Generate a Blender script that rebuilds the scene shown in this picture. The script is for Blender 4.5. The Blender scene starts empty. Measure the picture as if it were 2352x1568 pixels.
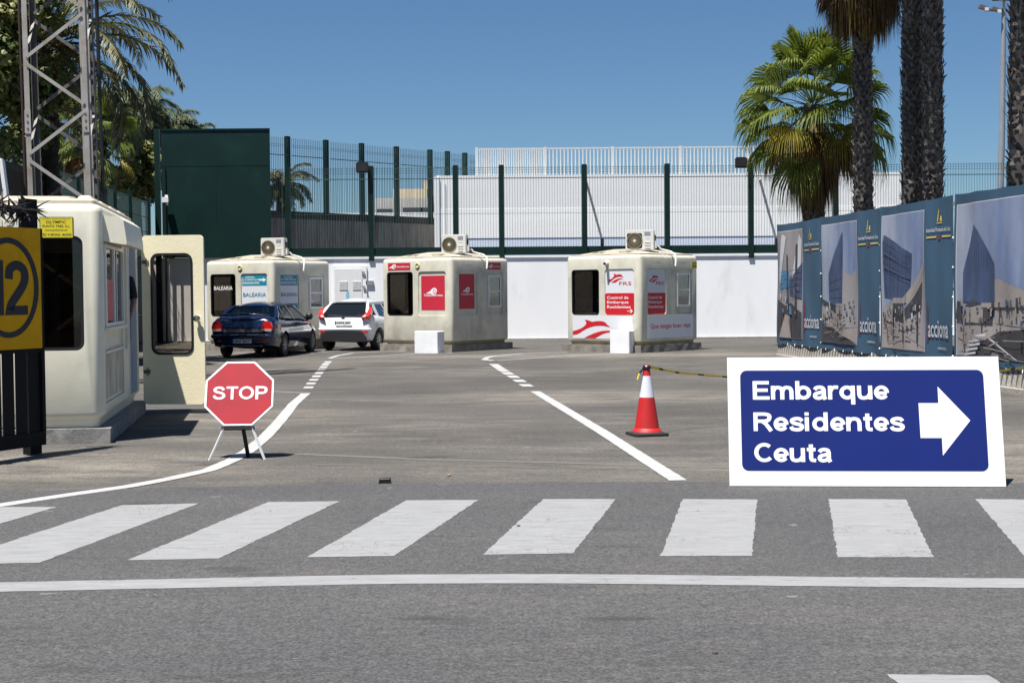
import bpy, bmesh, math, random
from mathutils import Vector, Matrix, Quaternion
from mathutils.geometry import tessellate_polygon
PI = math.pi
random.seed(7)
S = bpy.context.scene
COL = S.collection

# ---------------------------------------------------------------- camera, world, sun, exposure
FOC = 3200.0                      # focal length in units of a 2352 px wide frame
PITCH = math.atan(109/FOC); ROLL = .008
_R0 = Vector((1, 0, 0)); _F = Vector((0, math.cos(PITCH), -math.sin(PITCH))); _U0 = Vector((0, math.sin(PITCH), math.cos(PITCH)))
_R = _R0*math.cos(ROLL) - _U0*math.sin(ROLL); _U = _U0*math.cos(ROLL) + _R0*math.sin(ROLL)
EYE = Vector((0, 0, 1.6))
cd = bpy.data.cameras.new('camera'); cam = bpy.data.objects.new('camera', cd); COL.objects.link(cam)
cd.sensor_width = 36; cd.lens = FOC/2352*36; cd.clip_end = 2000
cam.matrix_world = Matrix(((_R.x, _U.x, -_F.x, 0), (_R.y, _U.y, -_F.y, 0), (_R.z, _U.z, -_F.z, 1.6), (0, 0, 0, 1)))
S.camera = cam

SUN_EL = math.radians(71.0); SUN_AZ = math.atan2(-.65, -.76)      # compass-like angle of the sun seen from above
sun_dir = Vector((math.sin(SUN_AZ)*math.cos(SUN_EL), math.cos(SUN_AZ)*math.cos(SUN_EL), math.sin(SUN_EL)))
W = bpy.data.worlds.new('World'); S.world = W; W.use_nodes = True
wn = W.node_tree; wn.nodes.clear()
sky = wn.nodes.new('ShaderNodeTexSky'); sky.sky_type = 'NISHITA'; sky.sun_disc = False
sky.sun_elevation = SUN_EL; sky.sun_rotation = SUN_AZ % (2*PI)
sky.air_density = 1.0; sky.dust_density = 0.0; sky.ozone_density = 2.5
hs = wn.nodes.new('ShaderNodeMix'); hs.data_type = 'RGBA'; hs.blend_type = 'MULTIPLY'; hs.inputs[0].default_value = 1; hs.inputs[7].default_value = (.42, .555, .69, 1)
bg = wn.nodes.new('ShaderNodeBackground'); bg.inputs[1].default_value = .062
wo = wn.nodes.new('ShaderNodeOutputWorld')
wn.links.new(sky.outputs[0], hs.inputs[6]); wn.links.new(hs.outputs[2], bg.inputs[0]); wn.links.new(bg.outputs[0], wo.inputs[0])
sl = bpy.data.lights.new('sun', 'SUN'); sl.energy = 4.9; sl.angle = math.radians(.5); sl.color = (1, .965, .91)
so = bpy.data.objects.new('sun', sl); COL.objects.link(so)
so.rotation_euler = (-sun_dir).to_track_quat('-Z', 'Y').to_euler()
S.view_settings.view_transform = 'Standard'; S.view_settings.look = 'None'
S.view_settings.exposure = 1.0; S.view_settings.gamma = 1

# ---------------------------------------------------------------- measuring helpers (photo pixel -> place on the ground / on a plane)
def ray(x, y): return _F + (x-1176)/FOC*_R - (y-784)/FOC*_U
def G(x, y, z=0):
    d = ray(x, y); return EYE + d*((z-1.6)/d.z)
def at(x, y, Y):
    d = ray(x, y); return EYE + d*(Y/d.y)

# ---------------------------------------------------------------- materials
def mat(name, rgb, rough=.6, metal=0, var=0, vs=6, bump=0, bs=60, spec=.5, rgb2=None, lo=.45, hi=.65, ms=None, stretch=(1, 1, 1), coat=0):
    m = bpy.data.materials.new(name); m.use_nodes = True
    nt = m.node_tree; N = nt.nodes; L = nt.links; b = N['Principled BSDF']
    b.inputs['Roughness'].default_value = rough; b.inputs['Metallic'].default_value = metal
    b.inputs['Specular IOR Level'].default_value = spec
    b.inputs['Coat Weight'].default_value = coat
    b.inputs['Base Color'].default_value = (*rgb, 1)
    if var or bump or rgb2:
        tc = N.new('ShaderNodeTexCoord'); mp = N.new('ShaderNodeMapping'); mp.inputs['Scale'].default_value = stretch
        L.new(tc.outputs['Object'], mp.inputs[0])
    last = None
    if rgb2:
        n = N.new('ShaderNodeTexNoise'); n.inputs['Scale'].default_value = ms or vs; n.inputs['Detail'].default_value = 8; n.inputs['Roughness'].default_value = .65
        r = N.new('ShaderNodeMapRange'); r.inputs[1].default_value = lo; r.inputs[2].default_value = hi
        mx = N.new('ShaderNodeMix'); mx.data_type = 'RGBA'; mx.inputs[6].default_value = (*rgb, 1); mx.inputs[7].default_value = (*rgb2, 1)
        L.new(mp.outputs[0], n.inputs['Vector']); L.new(n.outputs[0], r.inputs[0]); L.new(r.outputs[0], mx.inputs[0]); last = mx.outputs[2]
    if var:
        n = N.new('ShaderNodeTexNoise'); n.inputs['Scale'].default_value = vs; n.inputs['Detail'].default_value = 6
        r = N.new('ShaderNodeMapRange'); r.inputs[1].default_value = .3; r.inputs[2].default_value = .7; r.inputs[3].default_value = 1-var; r.inputs[4].default_value = 1+var
        hv = N.new('ShaderNodeHueSaturation'); hv.inputs['Color'].default_value = (*rgb, 1)
        L.new(mp.outputs[0], n.inputs['Vector']); L.new(n.outputs[0], r.inputs[0]); L.new(r.outputs[0], hv.inputs['Value'])
        if last: L.new(last, hv.inputs['Color'])
        last = hv.outputs[0]
    if last: L.new(last, b.inputs['Base Color'])
    if bump:
        n = N.new('ShaderNodeTexNoise'); n.inputs['Scale'].default_value = bs; n.inputs['Detail'].default_value = 5
        bp = N.new('ShaderNodeBump'); bp.inputs['Strength'].default_value = bump; bp.inputs['Distance'].default_value = .02
        L.new(mp.outputs[0], n.inputs['Vector']); L.new(n.outputs[0], bp.inputs['Height']); L.new(bp.outputs[0], b.inputs['Normal'])
    return m

def glass(name, tint=(.3, .3, .3), refl=.12, rough=.03):
    m = bpy.data.materials.new(name); m.use_nodes = True
    nt = m.node_tree; N = nt.nodes; L = nt.links; N.clear()
    t = N.new('ShaderNodeBsdfTransparent'); t.inputs[0].default_value = (*tint, 1)
    g = N.new('ShaderNodeBsdfGlossy'); g.inputs['Roughness'].default_value = rough
    fr = N.new('ShaderNodeLayerWeight'); fr.inputs[0].default_value = .3
    ad = N.new('ShaderNodeMath'); ad.operation = 'MULTIPLY_ADD'; ad.inputs[1].default_value = .6; ad.inputs[2].default_value = refl*.5
    mx = N.new('ShaderNodeMixShader'); o = N.new('ShaderNodeOutputMaterial')
    L.new(fr.outputs['Fresnel'], ad.inputs[0]); L.new(ad.outputs[0], mx.inputs[0])
    L.new(t.outputs[0], mx.inputs[1]); L.new(g.outputs[0], mx.inputs[2]); L.new(mx.outputs[0], o.inputs[0])
    return m

def leafmat(name, rgb, rgb2, rough=.45, trans=.25, ms=3.0):
    m = mat(name, rgb, max(rough, .5), rgb2=rgb2, ms=ms, lo=.38, hi=.62, spec=.3)
    nt = m.node_tree; N = nt.nodes; L = nt.links; b = N['Principled BSDF']; o = N['Material Output']
    tr = N.new('ShaderNodeBsdfTranslucent'); mx = N.new('ShaderNodeMixShader'); mx.inputs[0].default_value = trans
    src = b.inputs['Base Color'].links[0].from_socket
    hv = N.new('ShaderNodeHueSaturation'); hv.inputs['Value'].default_value = 1.5; hv.inputs['Saturation'].default_value = 1.1
    L.new(src, hv.inputs['Color']); L.new(hv.outputs[0], tr.inputs[0])
    L.new(b.outputs[0], mx.inputs[1]); L.new(tr.outputs[0], mx.inputs[2]); L.new(mx.outputs[0], o.inputs[0])
    return m

def asphalt(name, base, dust, streak, dust_amt, grain=.22, sx=.12, patches=()):
    m = bpy.data.materials.new(name); m.use_nodes = True
    nt = m.node_tree; N = nt.nodes; L = nt.links; b = N['Principled BSDF']
    b.inputs['Roughness'].default_value = .9; b.inputs['Specular IOR Level'].default_value = .25
    tc = N.new('ShaderNodeTexCoord')
    def noise(scale, st=(1, 1, 1), det=6, ro=.6):
        mp = N.new('ShaderNodeMapping'); mp.inputs['Scale'].default_value = st; L.new(tc.outputs['Object'], mp.inputs[0])
        n = N.new('ShaderNodeTexNoise'); n.inputs['Scale'].default_value = scale; n.inputs['Detail'].default_value = det; n.inputs['Roughness'].default_value = ro
        L.new(mp.outputs[0], n.inputs['Vector']); return n.outputs[0]
    def rng(s, a, c, d=0, e=1):
        r = N.new('ShaderNodeMapRange'); r.inputs[1].default_value = a; r.inputs[2].default_value = c; r.inputs[3].default_value = d; r.inputs[4].default_value = e
        L.new(s, r.inputs[0]); return r.outputs[0]
    def mix(f, c1, c2):
        x = N.new('ShaderNodeMix'); x.data_type = 'RGBA'
        for k, c in ((6, c1), (7, c2)):
            if isinstance(c, tuple): x.inputs[k].default_value = (*c, 1)
            else: L.new(c, x.inputs[k])
        L.new(f, x.inputs[0]); return x.outputs[2]
    def mul(a, b_):
        x = N.new('ShaderNodeMath'); x.operation = 'MULTIPLY'; L.new(a, x.inputs[0])
        if isinstance(b_, float): x.inputs[1].default_value = b_
        else: L.new(b_, x.inputs[1])
        return x.outputs[0]
    c = mix(rng(noise(.30, (sx*3, 1, 1), 8), .40, .60), base, streak)
    c = mix(mul(rng(noise(1.3, (.45, 1, 1), 9, .78), .52, .68), .55*dust_amt), c, tuple(v*.62 for v in base))
    st = mul(rng(noise(1.7, (.35, 1, 1), 12, .80), .47, .66), rng(noise(.22, (.5, 1, 1), 4), .42, .58))
    c = mix(mul(st, dust_amt), c, dust)
    for px_, py_, rx_, ry_, am in patches:      # sandy patches where dirt has been tracked in
        mp = N.new('ShaderNodeMapping'); mp.vector_type = 'TEXTURE'; mp.inputs['Location'].default_value = (px_, py_, 0); mp.inputs['Scale'].default_value = (rx_, ry_, 1)
        L.new(tc.outputs['Object'], mp.inputs[0]); gr = N.new('ShaderNodeTexGradient'); gr.gradient_type = 'SPHERICAL'; L.new(mp.outputs[0], gr.inputs[0])
        c = mix(mul(mul(rng(gr.outputs['Fac'], 0, .55), rng(noise(2.1, (.4, 1, 1), 10, .8), .38, .60)), am), c, dust)
    sp = rng(noise(60, (1, 1, 1), 4, .85), .36, .66, 1-grain, 1+grain*1.3)
    sp2 = rng(noise(17, (1, 1, 1), 5, .8), .3, .7, 1-grain*.6, 1+grain*.6)
    hv = N.new('ShaderNodeHueSaturation'); L.new(c, hv.inputs['Color']); L.new(mul(sp, sp2), hv.inputs['Value'])
    spots = rng(noise(2.3, (.35, 1, 1), 4, .5), .635, .73)
    c = mix(mul(spots, .6), hv.outputs[0], tuple(v*.35 for v in base))
    flecks = rng(noise(9, (.5, 1, 1), 2, .5), .735, .76)
    c = mix(mul(flecks, .6), c, tuple(min(1, v*3) for v in base))
    L.new(c, b.inputs['Base Color'])
    bp = N.new('ShaderNodeBump'); bp.inputs['Strength'].default_value = .35; bp.inputs['Distance'].default_value = .006
    L.new(noise(140, det=3, ro=.8), bp.inputs['Height']); L.new(bp.outputs[0], b.inputs['Normal'])
    return m

def roadpaint(name, rgb, wear=.5, under=(.07, .068, .066)):
    m = bpy.data.materials.new(name); m.use_nodes = True
    nt = m.node_tree; N = nt.nodes; L = nt.links; b = N['Principled BSDF']
    b.inputs['Roughness'].default_value = .75; b.inputs['Specular IOR Level'].default_value = .3
    tc = N.new('ShaderNodeTexCoord')
    def noise(scale, st, det=8, ro=.7):
        mp = N.new('ShaderNodeMapping'); mp.inputs['Scale'].default_value = st; L.new(tc.outputs['Object'], mp.inputs[0])
        n = N.new('ShaderNodeTexNoise'); n.inputs['Scale'].default_value = scale; n.inputs['Detail'].default_value = det; n.inputs['Roughness'].default_value = ro
        L.new(mp.outputs[0], n.inputs['Vector']); return n.outputs[0]
    def rng(s, a, c, d=0, e=1):
        r = N.new('ShaderNodeMapRange'); r.inputs[1].default_value = a; r.inputs[2].default_value = c; r.inputs[3].default_value = d; r.inputs[4].default_value = e
        L.new(s, r.inputs[0]); return r.outputs[0]
    hv = N.new('ShaderNodeHueSaturation'); hv.inputs['Color'].default_value = (*rgb, 1)
    L.new(rng(noise(11, (.28, 1.8, 1), 10, .88), .32, .68, .70, 1.22), hv.inputs['Value'])
    x = N.new('ShaderNodeMix'); x.data_type = 'RGBA'; x.inputs[7].default_value = (*under, 1)
    L.new(hv.outputs[0], x.inputs[6])
    mm = N.new('ShaderNodeMath'); mm.operation = 'MAXIMUM'
    L.new(rng(noise(7, (.3, 1.8, 1), 12, .88), .60-.06*wear, .67, 0, wear), mm.inputs[0])
    # hairline cracks
    v = N.new('ShaderNodeTexVoronoi'); v.feature = 'DISTANCE_TO_EDGE'; v.inputs['Scale'].default_value = 3.2
    mp = N.new('ShaderNodeMapping'); mp.inputs['Scale'].default_value = (1, 1, .01)
    n2 = N.new('ShaderNodeTexNoise'); n2.inputs['Scale'].default_value = 6; va = N.new('ShaderNodeVectorMath'); va.operation = 'ADD'
    L.new(tc.outputs['Object'], mp.inputs[0]); L.new(mp.outputs[0], va.inputs[0]); L.new(n2.outputs['Color'], va.inputs[1]); L.new(va.outputs[0], v.inputs['Vector'])
    cr = N.new('ShaderNodeMath'); cr.operation = 'MULTIPLY'
    L.new(rng(v.outputs[0], 0, .022, .95*wear, 0), cr.inputs[0]); L.new(rng(noise(1.1, (1, 1, 1), 3), .48, .58), cr.inputs[1])
    L.new(cr.outputs[0], mm.inputs[1])
    L.new(mm.outputs[0], x.inputs[0]); L.new(x.outputs[2], b.inputs['Base Color'])
    bp = N.new('ShaderNodeBump'); bp.inputs['Strength'].default_value = .3; bp.inputs['Distance'].default_value = .006
    L.new(noise(90, (.5, 1, 1), 4), bp.inputs['Height']); L.new(bp.outputs[0], b.inputs['Normal'])
    return m

M = dict(
    road=asphalt('road_asphalt', (.070, .069, .069), (.13, .12, .105), (.058, .057, .058), .35, grain=.52),
    yard=asphalt('yard_asphalt', (.080, .0745, .068), (.175, .158, .135), (.060, .056, .051), .75, grain=.62, sx=.35, patches=((-5.2, 13.2, 3.6, 1.7, .95), (-3.6, 18.5, 2.4, 2.0, .6), (1.2, 21.5, 3.4, 2.0, .75), (.5, 12.6, 4, 1.0, .35), (2.5, 36.0, 9, 1.6, .9), (5.3, 13.5, 3, 3, .8), (-6, 34, 5, 2, .5))),
    paint=roadpaint('road_paint', (.235, .237, .24), .8), fresh=roadpaint('fresh_road_paint', (.36, .36, .355), .35), faded=roadpaint('faded_road_paint', (.15, .145, .13), 1.0, (.10, .095, .09)),
    seam=roadpaint('faint_seam_line', (.135, .125, .11), 1.3, (.085, .078, .07)),
    beige=mat('beige_moulded_plastic', (.59, .565, .465), .5, var=.09, vs=2.2, rgb2=(.36, .34, .28), lo=.48, hi=.78, ms=1.3, spec=.4),
    cream=mat('cream_fibreglass', (.76, .72, .575), .42, var=.05, vs=3, spec=.45, bump=.03, bs=30, rgb2=(.66, .63, .50), ms=2.5, lo=.5, hi=.75),
    doorcream=mat('rough_cream_door_skin', (.86, .78, .54), .5, var=.04, vs=3, bump=.13, bs=34),
    roofb=mat('weathered_beige_roof', (.40, .36, .28), .6, var=.12, vs=3, rgb2=(.28, .25, .2), ms=4),
    roofc=mat('cream_roof', (.62, .55, .42), .5, var=.08, vs=4, rgb2=(.48, .40, .30), ms=5, lo=.5, hi=.75),
    skirt=mat('stained_base_skirt', (.33, .29, .17), .6, var=.15, vs=5),
    conc=mat('concrete_plinth', (.22, .20, .175), .9, var=.18, vs=5, bump=.6, bs=25, rgb2=(.15, .135, .12), ms=3),
    greyconc=mat('grey_concrete', (.25, .24, .225), .9, var=.15, vs=6, bump=.2, bs=30, rgb2=(.17, .16, .15), ms=7),
    wallconc=mat('board_marked_concrete', (.19, .175, .155), .9, var=.2, vs=3, stretch=(4, 4, .5), rgb2=(.11, .10, .09), ms=1.2, bump=.5, bs=12),
    white=mat('white_masonry_paint', (.84, .84, .85), .8, rgb2=(.70, .69, .67), lo=.56, hi=.75, ms=.8, stretch=(1.5, 1, .5), var=.03, vs=1.2, bump=.04, bs=12),
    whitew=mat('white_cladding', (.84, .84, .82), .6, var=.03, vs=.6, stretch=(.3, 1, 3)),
    whitec=mat('painted_shade_cladding', (.76, .76, .75), .6, var=.03, vs=.6, stretch=(.3, 1, 3)),  # same cladding; the upper wall's slope shading is put into this greyer colour
    bluew=mat('pale_blue_cladding', (.60, .66, .78), .6, var=.03),
    whm=mat('white_metal', (.75, .75, .74), .4), blockw=mat('white_block_paint', (.76, .77, .78), .8, var=.05, vs=5, bump=.06, bs=30),
    green=mat('dark_green_steel', (.003, .018, .014), .4, var=.25, vs=2, spec=.35), greenp=mat('dark_green_sheet', (.003, .019, .016), .42, rgb2=(.004, .034, .026), ms=1.1, lo=.5, hi=.85, var=.2, vs=.7, spec=.35),
    wire=mat('green_wire', (.05, .095, .09), .5), beamg=mat('brown_green_beam', (.03, .032, .024), .6),
    black=mat('black_plastic', (.012, .012, .013), .45), blackgloss=mat('black_glossy_glass', (.008, .010, .011), .08), railg=mat('weathered_white_railing', (.46, .46, .45), .6), weath=mat('weathered_and_shade_toned_panel', (.60, .57, .45), .5, rgb2=(.27, .26, .22), ms=2.2, lo=.36, hi=.60, stretch=(2.2, 2.2, .8)), spike=mat('weathered_black_spikes', (.035, .033, .033), .5, .3), postg=mat('grey_galvanised_mast', (.25, .26, .28), .6, .1, var=.1, vs=2), rubber=mat('black_rubber', (.014, .014, .014), .75, var=.2), gatem=mat('black_gate_steel', (.006, .006, .008), .6, var=.2, vs=8, spec=.2),
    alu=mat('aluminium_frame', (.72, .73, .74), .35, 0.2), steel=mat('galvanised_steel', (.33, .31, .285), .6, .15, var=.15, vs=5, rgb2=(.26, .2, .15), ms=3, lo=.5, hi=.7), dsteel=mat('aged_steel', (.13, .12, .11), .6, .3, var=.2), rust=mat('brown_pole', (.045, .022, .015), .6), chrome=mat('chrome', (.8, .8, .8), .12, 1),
    glassd=glass('tinted_booth_glass', (.16, .13, .10), .10), glassc=glass('clear_glass', (.55, .56, .56), .15), carg=glass('car_glass', (.22, .27, .26), .14), carg2=glass('dark_car_glass', (.10, .11, .11), .14), doorg=glass('door_glass', (.55, .50, .44), .06),
    inter=mat('dark_interior', (.035, .028, .022), .9), interl=mat('interior_wall', (.16, .13, .10), .8, var=.1),
    teal=mat('teal_print', (.01, .22, .31), .45), pwhite=mat('white_print', (.66, .67, .70), .45), red=mat('red_print', (.52, .012, .022), .45), redm=mat('raspberry_red_print', (.50, .022, .045), .5), wletter=mat('white_lettering', (.78, .78, .78), .5), tealtx=mat('teal_lettering', (.01, .20, .28), .5), yellow=mat('yellow_sticker', (.75, .62, .03), .5), mustard=mat('faded_mustard_sheet', (.66, .34, .003), .65, spec=.2, var=.12, vs=2.5, rgb2=(.46, .22, .003), ms=2.2, lo=.52, hi=.75), blacktx=mat('black_lettering', (.012, .012, .014), .5), signblack=mat('sign_black', (.012, .013, .018), .5),
    navy=mat('navy_sign_paint', (.006, .016, .125), .55, spec=.2, var=.06, vs=2), boardw=mat('white_sign_board', (.70, .70, .685), .5, var=.03, vs=3, rgb2=(.62, .61, .58), ms=4, lo=.58, hi=.75), stopred=mat('worn_stop_red', (.30, .016, .026), .6, spec=.25, var=.1, vs=5, rgb2=(.34, .008, .014), ms=5, lo=.55, hi=.72), stopw=mat('stop_white', (.74, .76, .79), .45, var=.05, vs=30),
    conered=mat('cone_red', (.44, .012, .012), .55, var=.08, vs=8), conew=mat('cone_reflective_white', (.62, .62, .67), .35), tapey=mat('hazard_tape_yellow', (.85, .60, .02), .5), tapeb=mat('hazard_tape_black', (.012, .012, .012), .35),
    navycar=mat('dark_blue_car_paint', (.004, .012, .045), .22, .3, coat=1), whitecar=mat('white_car_paint', (.72, .73, .75), .25, coat=1), tailred=mat('tail_lamp_red', (.55, .015, .01), .2, coat=1), tailclr=mat('tail_lamp_clear', (.5, .35, .3), .2, coat=1), rim=mat('alloy_rim', (.42, .42, .42), .3, .6), seat=mat('grey_car_seat', (.22, .22, .2), .8), plate=mat('white_number_plate', (.65, .65, .62), .4), plateb=mat('plate_blue', (.01, .07, .4), .4), bumper=mat('grey_bumper', (.02, .02, .022), .5),
    banner=mat('blue_banner_fabric', (.030, .074, .122), .7, var=.22, vs=1.5, bump=.6, bs=2.2, stretch=(1, 1, .25)), bsky=mat('printed_sky', (.27, .30, .37), .7, var=.10, vs=4, rgb2=(.12, .17, .31), ms=.35, bump=.5, bs=3, stretch=(1, 1, .3)), bgrey=mat('printed_grey_facade', (.24, .22, .22), .7, var=.15, vs=2, bump=.5, bs=3, stretch=(1, 1, .3)), bfloor=mat('printed_paving', (.27, .235, .22), .7, var=.15, vs=2, bump=.5, bs=3, stretch=(1, 1, .3)), btower=mat('printed_blue_tower', (.038, .060, .125), .7, var=.35, vs=3, stretch=(1, 1, .4), bump=.4, bs=3), bdark=mat('printed_dark', (.04, .038, .042), .7, var=.2), bstone=mat('printed_stone', (.27, .24, .22), .7, var=.1, vs=3), bline=mat('printed_line', (.06, .08, .13), .7), byel=mat('gold_print', (.6, .45, .06), .6), bred=mat('dark_red_print', (.2, .015, .03), .6), bwhite=mat('banner_white_print', (.5, .5, .52), .6), bblue=mat('printed_shop_blue', (.06, .2, .36), .6),
    barrier=mat('barrier_concrete', (.34, .31, .27), .9, var=.15, vs=5, bump=.5, bs=20), barrierd=mat('barrier_groove', (.10, .09, .08), .9),
    trunk=mat('grey_brown_palm_trunk', (.055, .047, .042), .9, var=.3, vs=4), boot=mat('palm_leaf_boots', (.175, .15, .13), .8, rgb2=(.065, .054, .046), ms=9, lo=.4, hi=.6), dtrunk=mat('dark_date_palm_trunk', (.03, .024, .02), .9, var=.3),
    fan=leafmat('fan_palm_leaf', (.17, .20, .035), (.070, .105, .018), .55, .28), fand=leafmat('dry_fan_leaf', (.14, .075, .028), (.08, .04, .018), .7, .15), fany=leafmat('yellowing_fan_leaf', (.26, .20, .03), (.12, .12, .02), .5, .3), date=leafmat('date_palm_leaf', (.07, .09, .04), (.17, .15, .075), .45, .12), feath=leafmat('feathery_palm_leaf', (.10, .14, .075), (.19, .20, .11), .5, .25), plane=leafmat('broad_leaf', (.09, .12, .03), (.27, .25, .085), .4, .25, 2.2), bark=mat('tree_bark', (.07, .055, .045), .9, var=.3), planed=leafmat('dark_broad_leaf', (.055, .085, .02), (.20, .20, .06), .38, .2, 1.5),
    stone=mat('rubble_stone_wall', (.17, .15, .13), .95, rgb2=(.09, .08, .07), ms=2.5, var=.2, vs=5, bump=.8, bs=5), house=mat('cream_render', (.55, .46, .32), .85, var=.06), houseg=mat('grey_render', (.40, .38, .35), .85, var=.08), dark=mat('dark_opening', (.03, .03, .035), .6),
    skin=mat('skin', (.33, .17, .11), .5), shirt=mat('black_shirt', (.012, .012, .014), .85), trouser=mat('dark_trousers', (.02, .022, .03), .85), hair=mat('dark_hair', (.012, .009, .007), .7), skyblue=mat('pale_blue_decal', (.25, .5, .7), .5), goldv=mat('yellowed_vent_plastic', (.6, .52, .28), .5), acw=mat('ivory_appliance_casing', (.66, .65, .60), .4, var=.03), fanb=mat('fan_blade_tan', (.24, .20, .13), .5), lab=mat('grey_label', (.25, .26, .28), .5), hose=mat('white_hose', (.72, .71, .67), .5), leafl=mat('dry_leaf', (.3, .12, .03), .8), lens=mat('lamp_lens', (.03, .025, .025), .15),
)

# ---------------------------------------------------------------- mesh helpers
class Fr:
    def __init__(s, o, u, v): s.o = Vector(o); s.u = Vector(u).normalized(); s.v = Vector(v).normalized(); s.n = s.u.cross(s.v)
    def __call__(s, a, b, c=0): return s.o + s.u*a + s.v*b + s.n*c
XY = Fr((0, 0, 0), (1, 0, 0), (0, 1, 0))
def rr(x0, y0, x1, y1, r, n=5):
    out = []
    for cx, cy, a0 in ((x1-r, y0+r, -90), (x1-r, y1-r, 0), (x0+r, y1-r, 90), (x0+r, y0+r, 180)):
        for k in range(n+1):
            a = math.radians(a0+90*k/n); out.append((cx+r*math.cos(a), cy+r*math.sin(a)))
    return out
def ell(cx, cy, rx, ry, n=24, a0=0, a1=2*PI):
    return [(cx+rx*math.cos(a0+(a1-a0)*k/n), cy+ry*math.sin(a0+(a1-a0)*k/n)) for k in range(n)]
_tc = {}
def smo(P, n=6):
    out = []
    for i in range(len(P)-1):
        p0, p1, p2, p3 = P[max(i-1, 0)], P[i], P[i+1], P[min(i+2, len(P)-1)]
        for k in range(n):
            t = k/n; out.append(tuple(.5*((2*p1[a])+(-p0[a]+p2[a])*t+(2*p0[a]-5*p1[a]+4*p2[a]-p3[a])*t*t+(-p0[a]+3*p1[a]-3*p2[a]+p3[a])*t**3) for a in (0, 1)))
    return out+[P[-1]]
def el(cx, cy, rx, ry, a0, a1, n=22): return [(cx+rx*math.cos(math.radians(a0+(a1-a0)*k/n)), cy+ry*math.sin(math.radians(a0+(a1-a0)*k/n))) for k in range(n+1)]
GL_ = {   # bold sans letters as thick strokes: (advance, [centre lines]); cap height 1, x height .74
 'E': (.74, [[(.10, 0), (.10, 1)], [(.10, .915), (.67, .915)], [(.10, .51), (.62, .51)], [(.10, .085), (.69, .085)]]),
 'm': (.98, [[(.09, 0), (.09, .74)], smo([(.09, .42), (.17, .61), (.29, .65), (.41, .60), (.46, .44)])+[(.46, 0)], smo([(.46, .42), (.54, .61), (.66, .65), (.78, .60), (.83, .44)])+[(.83, 0)]]),
 'b': (.68, [[(.09, 0), (.09, 1)], el(.33, .37, .225, .285, -180, 180)]),
 'a': (.62, [smo([(.10, .53), (.17, .63), (.30, .66), (.42, .62), (.465, .50)])+[(.465, .14), (.52, 0)], smo([(.465, .42), (.30, .37), (.15, .31), (.105, .20), (.15, .10), (.26, .07), (.40, .13), (.465, .25)])]),
 'r': (.46, [[(.09, 0), (.09, .74)], smo([(.09, .40), (.16, .58), (.27, .66), (.42, .65)])]),
 'q': (.70, [[(.54, -.27), (.54, .74)], el(.31, .37, .225, .285, 0, 360)]),
 'u': (.66, [[(.53, 0), (.53, .74)], [(.09, .74), (.09, .30)]+smo([(.09, .30), (.13, .13), (.26, .075), (.42, .13), (.53, .32)])]),
 'e': (.64, [[(.10, .335), (.52, .335)], el(.315, .37, .215, .285, -4, 325, 30)]),
 'R': (.80, [[(.10, 0), (.10, 1)], [(.10, .91), (.46, .91)]+smo([(.46, .91), (.62, .86), (.66, .73), (.60, .58), (.46, .53)])+[(.10, .53)], [(.38, .50), (.50, .40), (.72, 0)]]),
 's': (.60, [smo([(.51, .53), (.43, .64), (.29, .665), (.14, .61), (.11, .51), (.19, .42), (.34, .37), (.48, .30), (.50, .19), (.42, .09), (.29, .07), (.13, .11), (.07, .23)])]),
 'i': (.31, [[(.10, 0), (.10, .74)], [(.10, .83), (.10, 1)]]),
 'd': (.70, [[(.54, 0), (.54, 1)], el(.31, .37, .225, .285, 0, 360)]),
 'n': (.66, [[(.09, 0), (.09, .74)], smo([(.09, .40), (.18, .60), (.32, .655), (.47, .60), (.53, .42)])+[(.53, 0)]]),
 't': (.42, [[(.19, .93), (.19, .22)]+smo([(.19, .22), (.23, .10), (.38, .08)]), [(.03, .66), (.37, .66)]]),
 'C': (.77, [el(.42, .5, .32, .42, 48, 318, 26)]),
 'S': (.76, [smo([(.62, .72), (.54, .86), (.38, .915), (.20, .87), (.12, .74), (.20, .60), (.40, .53), (.58, .44), (.65, .28), (.56, .14), (.37, .085), (.18, .14), (.08, .30)])]),
 'T': (.70, [[(.34, 0), (.34, .90)], [(.02, .91), (.66, .91)]]),
 'O': (.92, [el(.44, .5, .345, .415, 0, 360, 34)]),
 'P': (.70, [[(.10, 0), (.10, 1)], [(.10, .91), (.42, .91)]+smo([(.42, .91), (.57, .85), (.61, .70), (.56, .54), (.42, .47)])+[(.10, .47)]]),
 '1': (.40, [[(.26, 0), (.26, 1)], [(.26, .82), (.04, .68)]]),
 '2': (.60, [smo([(.09, .66), (.12, .84), (.29, .915), (.45, .84), (.49, .68), (.42, .52), (.28, .36), (.14, .20), (.10, .085)])+[(.55, .085)]]),
}
def text_data(s, off=0.0, res=2):
    k = (s, off)
    if k not in _tc:
        cu = bpy.data.curves.new('t', 'FONT'); cu.body = s; cu.offset = off; cu.resolution_u = res; cu.fill_mode = 'FRONT'
        o = bpy.data.objects.new('t', cu); COL.objects.link(o)
        dg = bpy.context.evaluated_depsgraph_get(); me = bpy.data.meshes.new_from_object(o.evaluated_get(dg))
        v = [(p.co.x, p.co.y) for p in me.vertices]; f = [tuple(p.vertices) for p in me.polygons]
        bpy.data.objects.remove(o); bpy.data.curves.remove(cu); bpy.data.meshes.remove(me)
        x0 = min(p[0] for p in v); x1 = max(p[0] for p in v); y0 = min(p[1] for p in v); y1 = max(p[1] for p in v)
        _tc[k] = ([((x-x0)/(x1-x0), (y-y0)/(y1-y0)) for x, y in v], f, (x1-x0)/(y1-y0))
    return _tc[k]
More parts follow.
